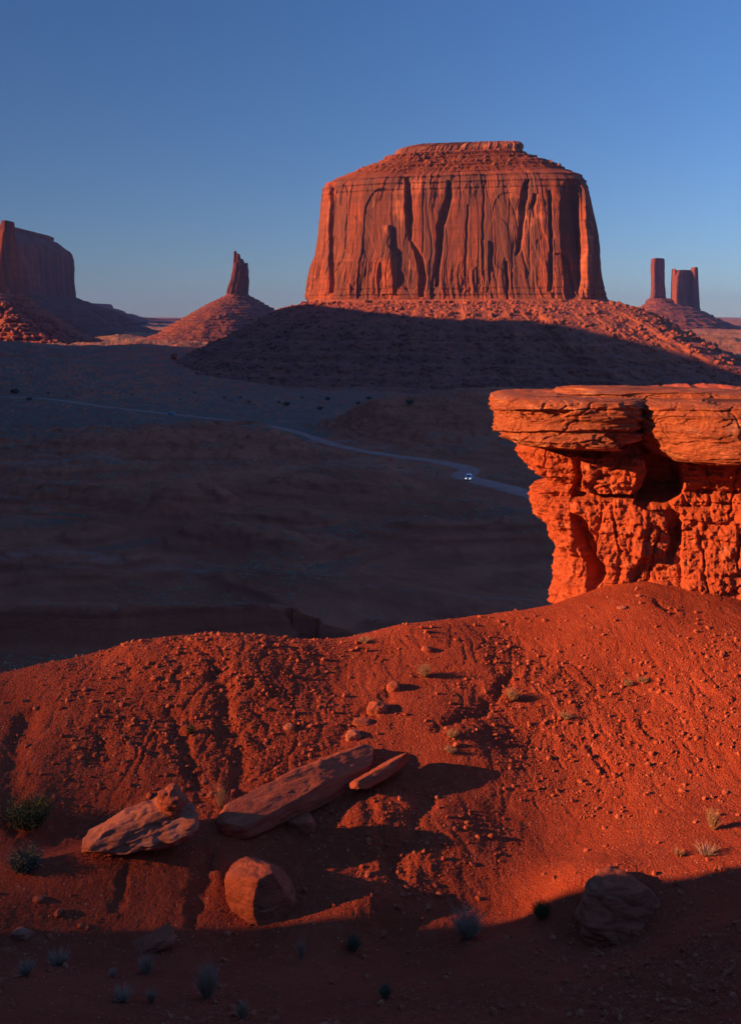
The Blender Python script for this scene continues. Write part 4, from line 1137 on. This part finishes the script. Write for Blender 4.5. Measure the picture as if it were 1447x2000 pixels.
# sagebrush of the valley: uncountable
def build_sage():
    g = np.random.default_rng(3); n = 110000
    ys = np.exp(np.log(120)+(np.log(900)-np.log(120))*g.random(n)**1.15); xs = X(-150+1750*g.random(n), ys)
    den = fbm2(xs/45., ys/45., 4, 404)+.35*fbm2(xs/9., ys/9., 3, 405)
    z = valley_h(xs, ys); e = 1.5
    sx = (valley_h(xs+e, ys)-z)/e; sy = (valley_h(xs, ys+e)-z)/e
    k = (den+.05 > g.random(n)*.75) & (np.hypot(sx, sy) < .22)
    b = np.full(n, 1e9)
    for i in range(0, len(road_xy)-1, 2):
        j = min(i+2, len(road_xy)-1)
        _, d, _ = seg_t(xs, ys, road_xy[i, 0], road_xy[i, 1], road_xy[j, 0], road_xy[j, 1]); b = np.minimum(b, d)
    k &= b > 7
    xs, ys, z = xs[k][:34000], ys[k][:34000], z[k][:34000]
    n = len(xs); m = 16
    s = (.16+.42*g.random(n)**3)*np.clip(ys/220, .8, 1.6)
    c = g.normal(size=(n, m, 3)); c /= np.linalg.norm(c, axis=2)[..., None]; c[..., 2] = np.abs(c[..., 2])*.75
    c *= (.5+.5*g.random((n, m)))[..., None]*s[:, None, None]
    c += np.stack([xs, ys, z], 1)[:, None]
    u = g.normal(size=(n, m, 3)); u /= np.linalg.norm(u, axis=2)[..., None]; v = np.cross(u, g.normal(size=(n, m, 3))); v /= np.linalg.norm(v, axis=2)[..., None]
    q = (s*.34)[:, None, None]
    Q = np.stack([c-u*q-v*q*.5, c+u*q-v*q*.4, c+v*q*.8], 2).reshape(-1, 3)
    o = mk('sagebrush', Q, np.arange(len(Q)).reshape(-1, 3), M_sage, smooth=False)
    tag(o, 'pale sagebrush scattered over the shadowed valley floor', 'sagebrush', kind='stuff')
build_sage()

# dark juniper bushes one can tell apart on the plain
def junipers():
    g = np.random.default_rng(12)
    spots = [(58,782),(95,770),(132,775),(258,772),(352,782),(438,778),(452,784),(470,778),(545,788),(560,792),(700,790),(640,782),(487,787),(720,780),(590,778),(800,790),(30,768),(180,765),(380,768),(625,800)]
    V, Fc = blades(170, 1.5, 1.9, .10, g, .42, True)
    me = None
    for i, (px, py) in enumerate(spots):
        p = ray_hit(px, py, valley_h, 300, 2500); s = .45+1.3*g.random()**1.5
        if me is None:
            o = mk('juniper_bush', V, Fc, M_dkgreen); me = o
        else:
            o = me.copy(); COL.objects.link(o)
        o.location = p; o.scale = (s*1.2, s*1.2, s); o.rotation_euler = (0, 0, g.random()*6)
        tag(o, 'dark round bush on the shadowed plain below the great butte', 'bush', 'dark bushes dotting the plain')
junipers()
p = ray_hit(340, 701, valley_h, 1200, 3000)
o = rock('boulder', 'lone dark round boulder on the rim before the lit plain', 340, 695, 13, 11, seed=70, sub=4, box=.3, cuts=5, rough=.6, Y=p[1])

# ------------------------------------------------------------------ vehicles and pole
def flat_mat(name, c, rough=.5, metal=0.0, emis=None, es=0.0):
    m = bpy.data.materials.new(name); m.use_nodes = True; b = m.node_tree.nodes["Principled BSDF"]
    b.inputs["Base Color"].default_value = (*c, 1); b.inputs["Roughness"].default_value = rough; b.inputs["Metallic"].default_value = metal
    if emis: b.inputs["Emission Color"].default_value = (*emis, 1); b.inputs["Emission Strength"].default_value = es
    return m
M_paint = flat_mat("white_paint", (.75,.78,.82), .35); M_glass = flat_mat("dark_glass", (.02,.025,.03), .1); M_rub = flat_mat("tyre_rubber", (.02,.02,.02), .8)
M_rim = flat_mat("wheel_metal", (.4,.4,.42), .4, .6); M_lamp = flat_mat("headlamp", (.9,.8,.6), .3, 0, (1, .72, .38), 1.1); M_blue = flat_mat("blue_paint", (.16,.36,.62), .35)
M_trim = flat_mat("black_trim", (.03,.03,.03), .6)
def prism(profile, x0, x1, inset=0.0, roof=None):
    """side profile (y,z) extruded across x; vertices above roof[0] pulled in by roof[1]"""
    P = np.array(profile, float); n = len(P)
    rings = []
    for k, x in enumerate((x0, x0+.06, x1-.06, x1)):
        q = P.copy(); c = q.mean(0)
        if k in (0, 3): q = c+(q-c)*.975
        xs = np.full(n, x)
        if roof is not None:
            pull = np.clip((q[:, 1]-roof[0])/(roof[2]-roof[0]), 0, 1)*roof[1]
            xs = xs - np.sign(x)*pull
        rings.append(np.column_stack([xs, q]))
    V = np.concatenate(rings); bm = bmesh.new(); vs = [bm.verts.new(v) for v in V]
    for k in range(3):
        for i in range(n):
            j = (i+1) % n; bm.faces.new((vs[k*n+i], vs[k*n+j], vs[(k+1)*n+j], vs[(k+1)*n+i]))
    bm.faces.new([vs[i] for i in range(n)][::-1]); bm.faces.new([vs[3*n+i] for i in range(n)])
    bmesh.ops.recalc_face_normals(bm, faces=bm.faces)
    return bm
def bmo(name, bm, mat, parent):
    me = bpy.data.meshes.new(name); bm.to_mesh(me); bm.free(); me.materials.append(mat)
    o = bpy.data.objects.new(name, me); COL.objects.link(o); o.parent = parent; return o
def boxb(x0, x1, y0, y1, z0, z1, bev=.02):
    bm = bmesh.new(); bmesh.ops.create_cube(bm, size=1)
    for v in bm.verts: v.co = ((x0+x1)/2+v.co.x*(x1-x0), (y0+y1)/2+v.co.y*(y1-y0), (z0+z1)/2+v.co.z*(z1-z0))
    bmesh.ops.bevel(bm, geom=bm.edges[:], offset=bev, segments=2, affect='EDGES'); return bm
def cylb(x, y, z, r, w, seg=24):
    bm = bmesh.new(); bmesh.ops.create_cone(bm, cap_ends=True, segments=seg, radius1=r, radius2=r, depth=w)
    for v in bm.verts:
        a = v.co.copy(); v.co = (x+a.z, y+a.x, z+a.y)
    return bm
def car(name, label, px, py, paint, yaw, Yr=(200, 900), lights=True, cat='car'):
    p = ray_hit(px, py, valley_h, Yr[0], Yr[1])
    root = thing(name, label, cat, (p[0], p[1], p[2]+.06))
    # front looks to -y
    bmo('body', prism([(-2.3,.42),(-2.32,.8),(-2.15,.98),(-1.2,1.12),(-.55,1.68),(-.2,1.76),(1.9,1.74),(2.2,1.1),(2.3,.95),(2.3,.42),(1.9,.32),(-1.9,.32)], -.93, .93, roof=(1.1, .16, 1.7)), paint, root)
    for s in (-1, 1):
        for y in (-1.45, 1.4):
            w = bmo('wheel', cylb(s*.82, y, .37, .37, .24), M_rub, root); bmo('rim', cylb(s*.945, y, .37, .22, .02), M_rim, w)
        bmo('headlight', boxb(s*.66-.17, s*.66+.17, -2.37, -2.2, .74, .92), M_lamp if lights else M_rim, root)
        bmo('side_window', prism([(-.95,1.16),(-.48,1.60),(1.55,1.60),(1.8,1.16)], s*.86-.09, s*.86+.075, roof=(1.1, .16, 1.7)), M_glass, root)
        bmo('wing_mirror', boxb(s*1.04-.1, s*1.04+.1, -.9, -.78, 1.12, 1.27), M_trim, root)
    bm = bmesh.new(); vs = [bm.verts.new(q) for q in ((-.74,-1.19,1.17),(.74,-1.19,1.17),(.66,-.62,1.64),(-.66,-.62,1.64),(-.74,-1.12,1.12),(.74,-1.12,1.12),(.66,-.55,1.58),(-.66,-.55,1.58))]
    for f in ((0,1,2,3),(7,6,5,4),(0,4,5,1),(1,5,6,2),(2,6,7,3),(3,7,4,0)): bm.faces.new([vs[i] for i in f])
    bmo('windscreen', bm, M_glass, root)
    bmo('grille', boxb(-.42, .42, -2.36, -2.2, .66, .88), M_trim, root)
    bmo('bumper', boxb(-.9, .9, -2.42, -2.15, .4, .6, .04), M_trim if not lights else paint, root)
    root.rotation_euler = (0, 0, yaw)
    return root
car('car', 'small white car with headlights on, driving towards the viewer on the dirt road', 915, 938, M_paint, math.radians(-12))
car('car', 'tiny blue car far off on the thin left part of the road', 335, 810, M_blue, math.radians(70), (400, 1500), False)
p = ray_hit(853, 936, valley_h, 200, 900)
bm = bmesh.new(); bmesh.ops.create_cone(bm, cap_ends=True, segments=10, radius1=.10, radius2=.07, depth=2.9)
for v in bm.verts: v.co.z += 1.4
me = bpy.data.meshes.new('signpost'); bm.to_mesh(me); bm.free(); me.materials.append(flat_mat("weathered_wood", (.10,.07,.05), .9))
o = bpy.data.objects.new('wooden_post', me); COL.objects.link(o); o.location = p; tag(o, 'thin dark post beside the road, left of the white car', 'post')

# ------------------------------------------------------------------ haze
def build_haze():
    bm = bmesh.new(); bmesh.ops.create_cube(bm, size=1)
    x, y0, y1, z0, z1 = 90000, -3000, 21000, -140, 420
    for v in bm.verts: v.co = (v.co.x*2*x, (y0+y1)/2+v.co.y*(y1-y0), (z0+z1)/2+v.co.z*(z1-z0))
    me = bpy.data.meshes.new('haze'); bm.to_mesh(me); bm.free()
    m = bpy.data.materials.new('haze'); m.use_nodes = True; nt = m.node_tree
    nt.nodes.remove(nt.nodes["Principled BSDF"])
    v = nt.nodes.new("ShaderNodeVolumePrincipled"); v.inputs["Color"].default_value = (.22,.42,1,1); v.inputs["Density"].default_value = 2.8e-5
    v.inputs["Anisotropy"].default_value = .2
    nt.links.new(v.outputs[0], nt.nodes["Material Output"].inputs["Volume"])
    me.materials.append(m)
    o = bpy.data.objects.new('haze', me); COL.objects.link(o); tag(o, 'thin blue evening air over the whole valley', 'haze', kind='stuff')
build_haze()
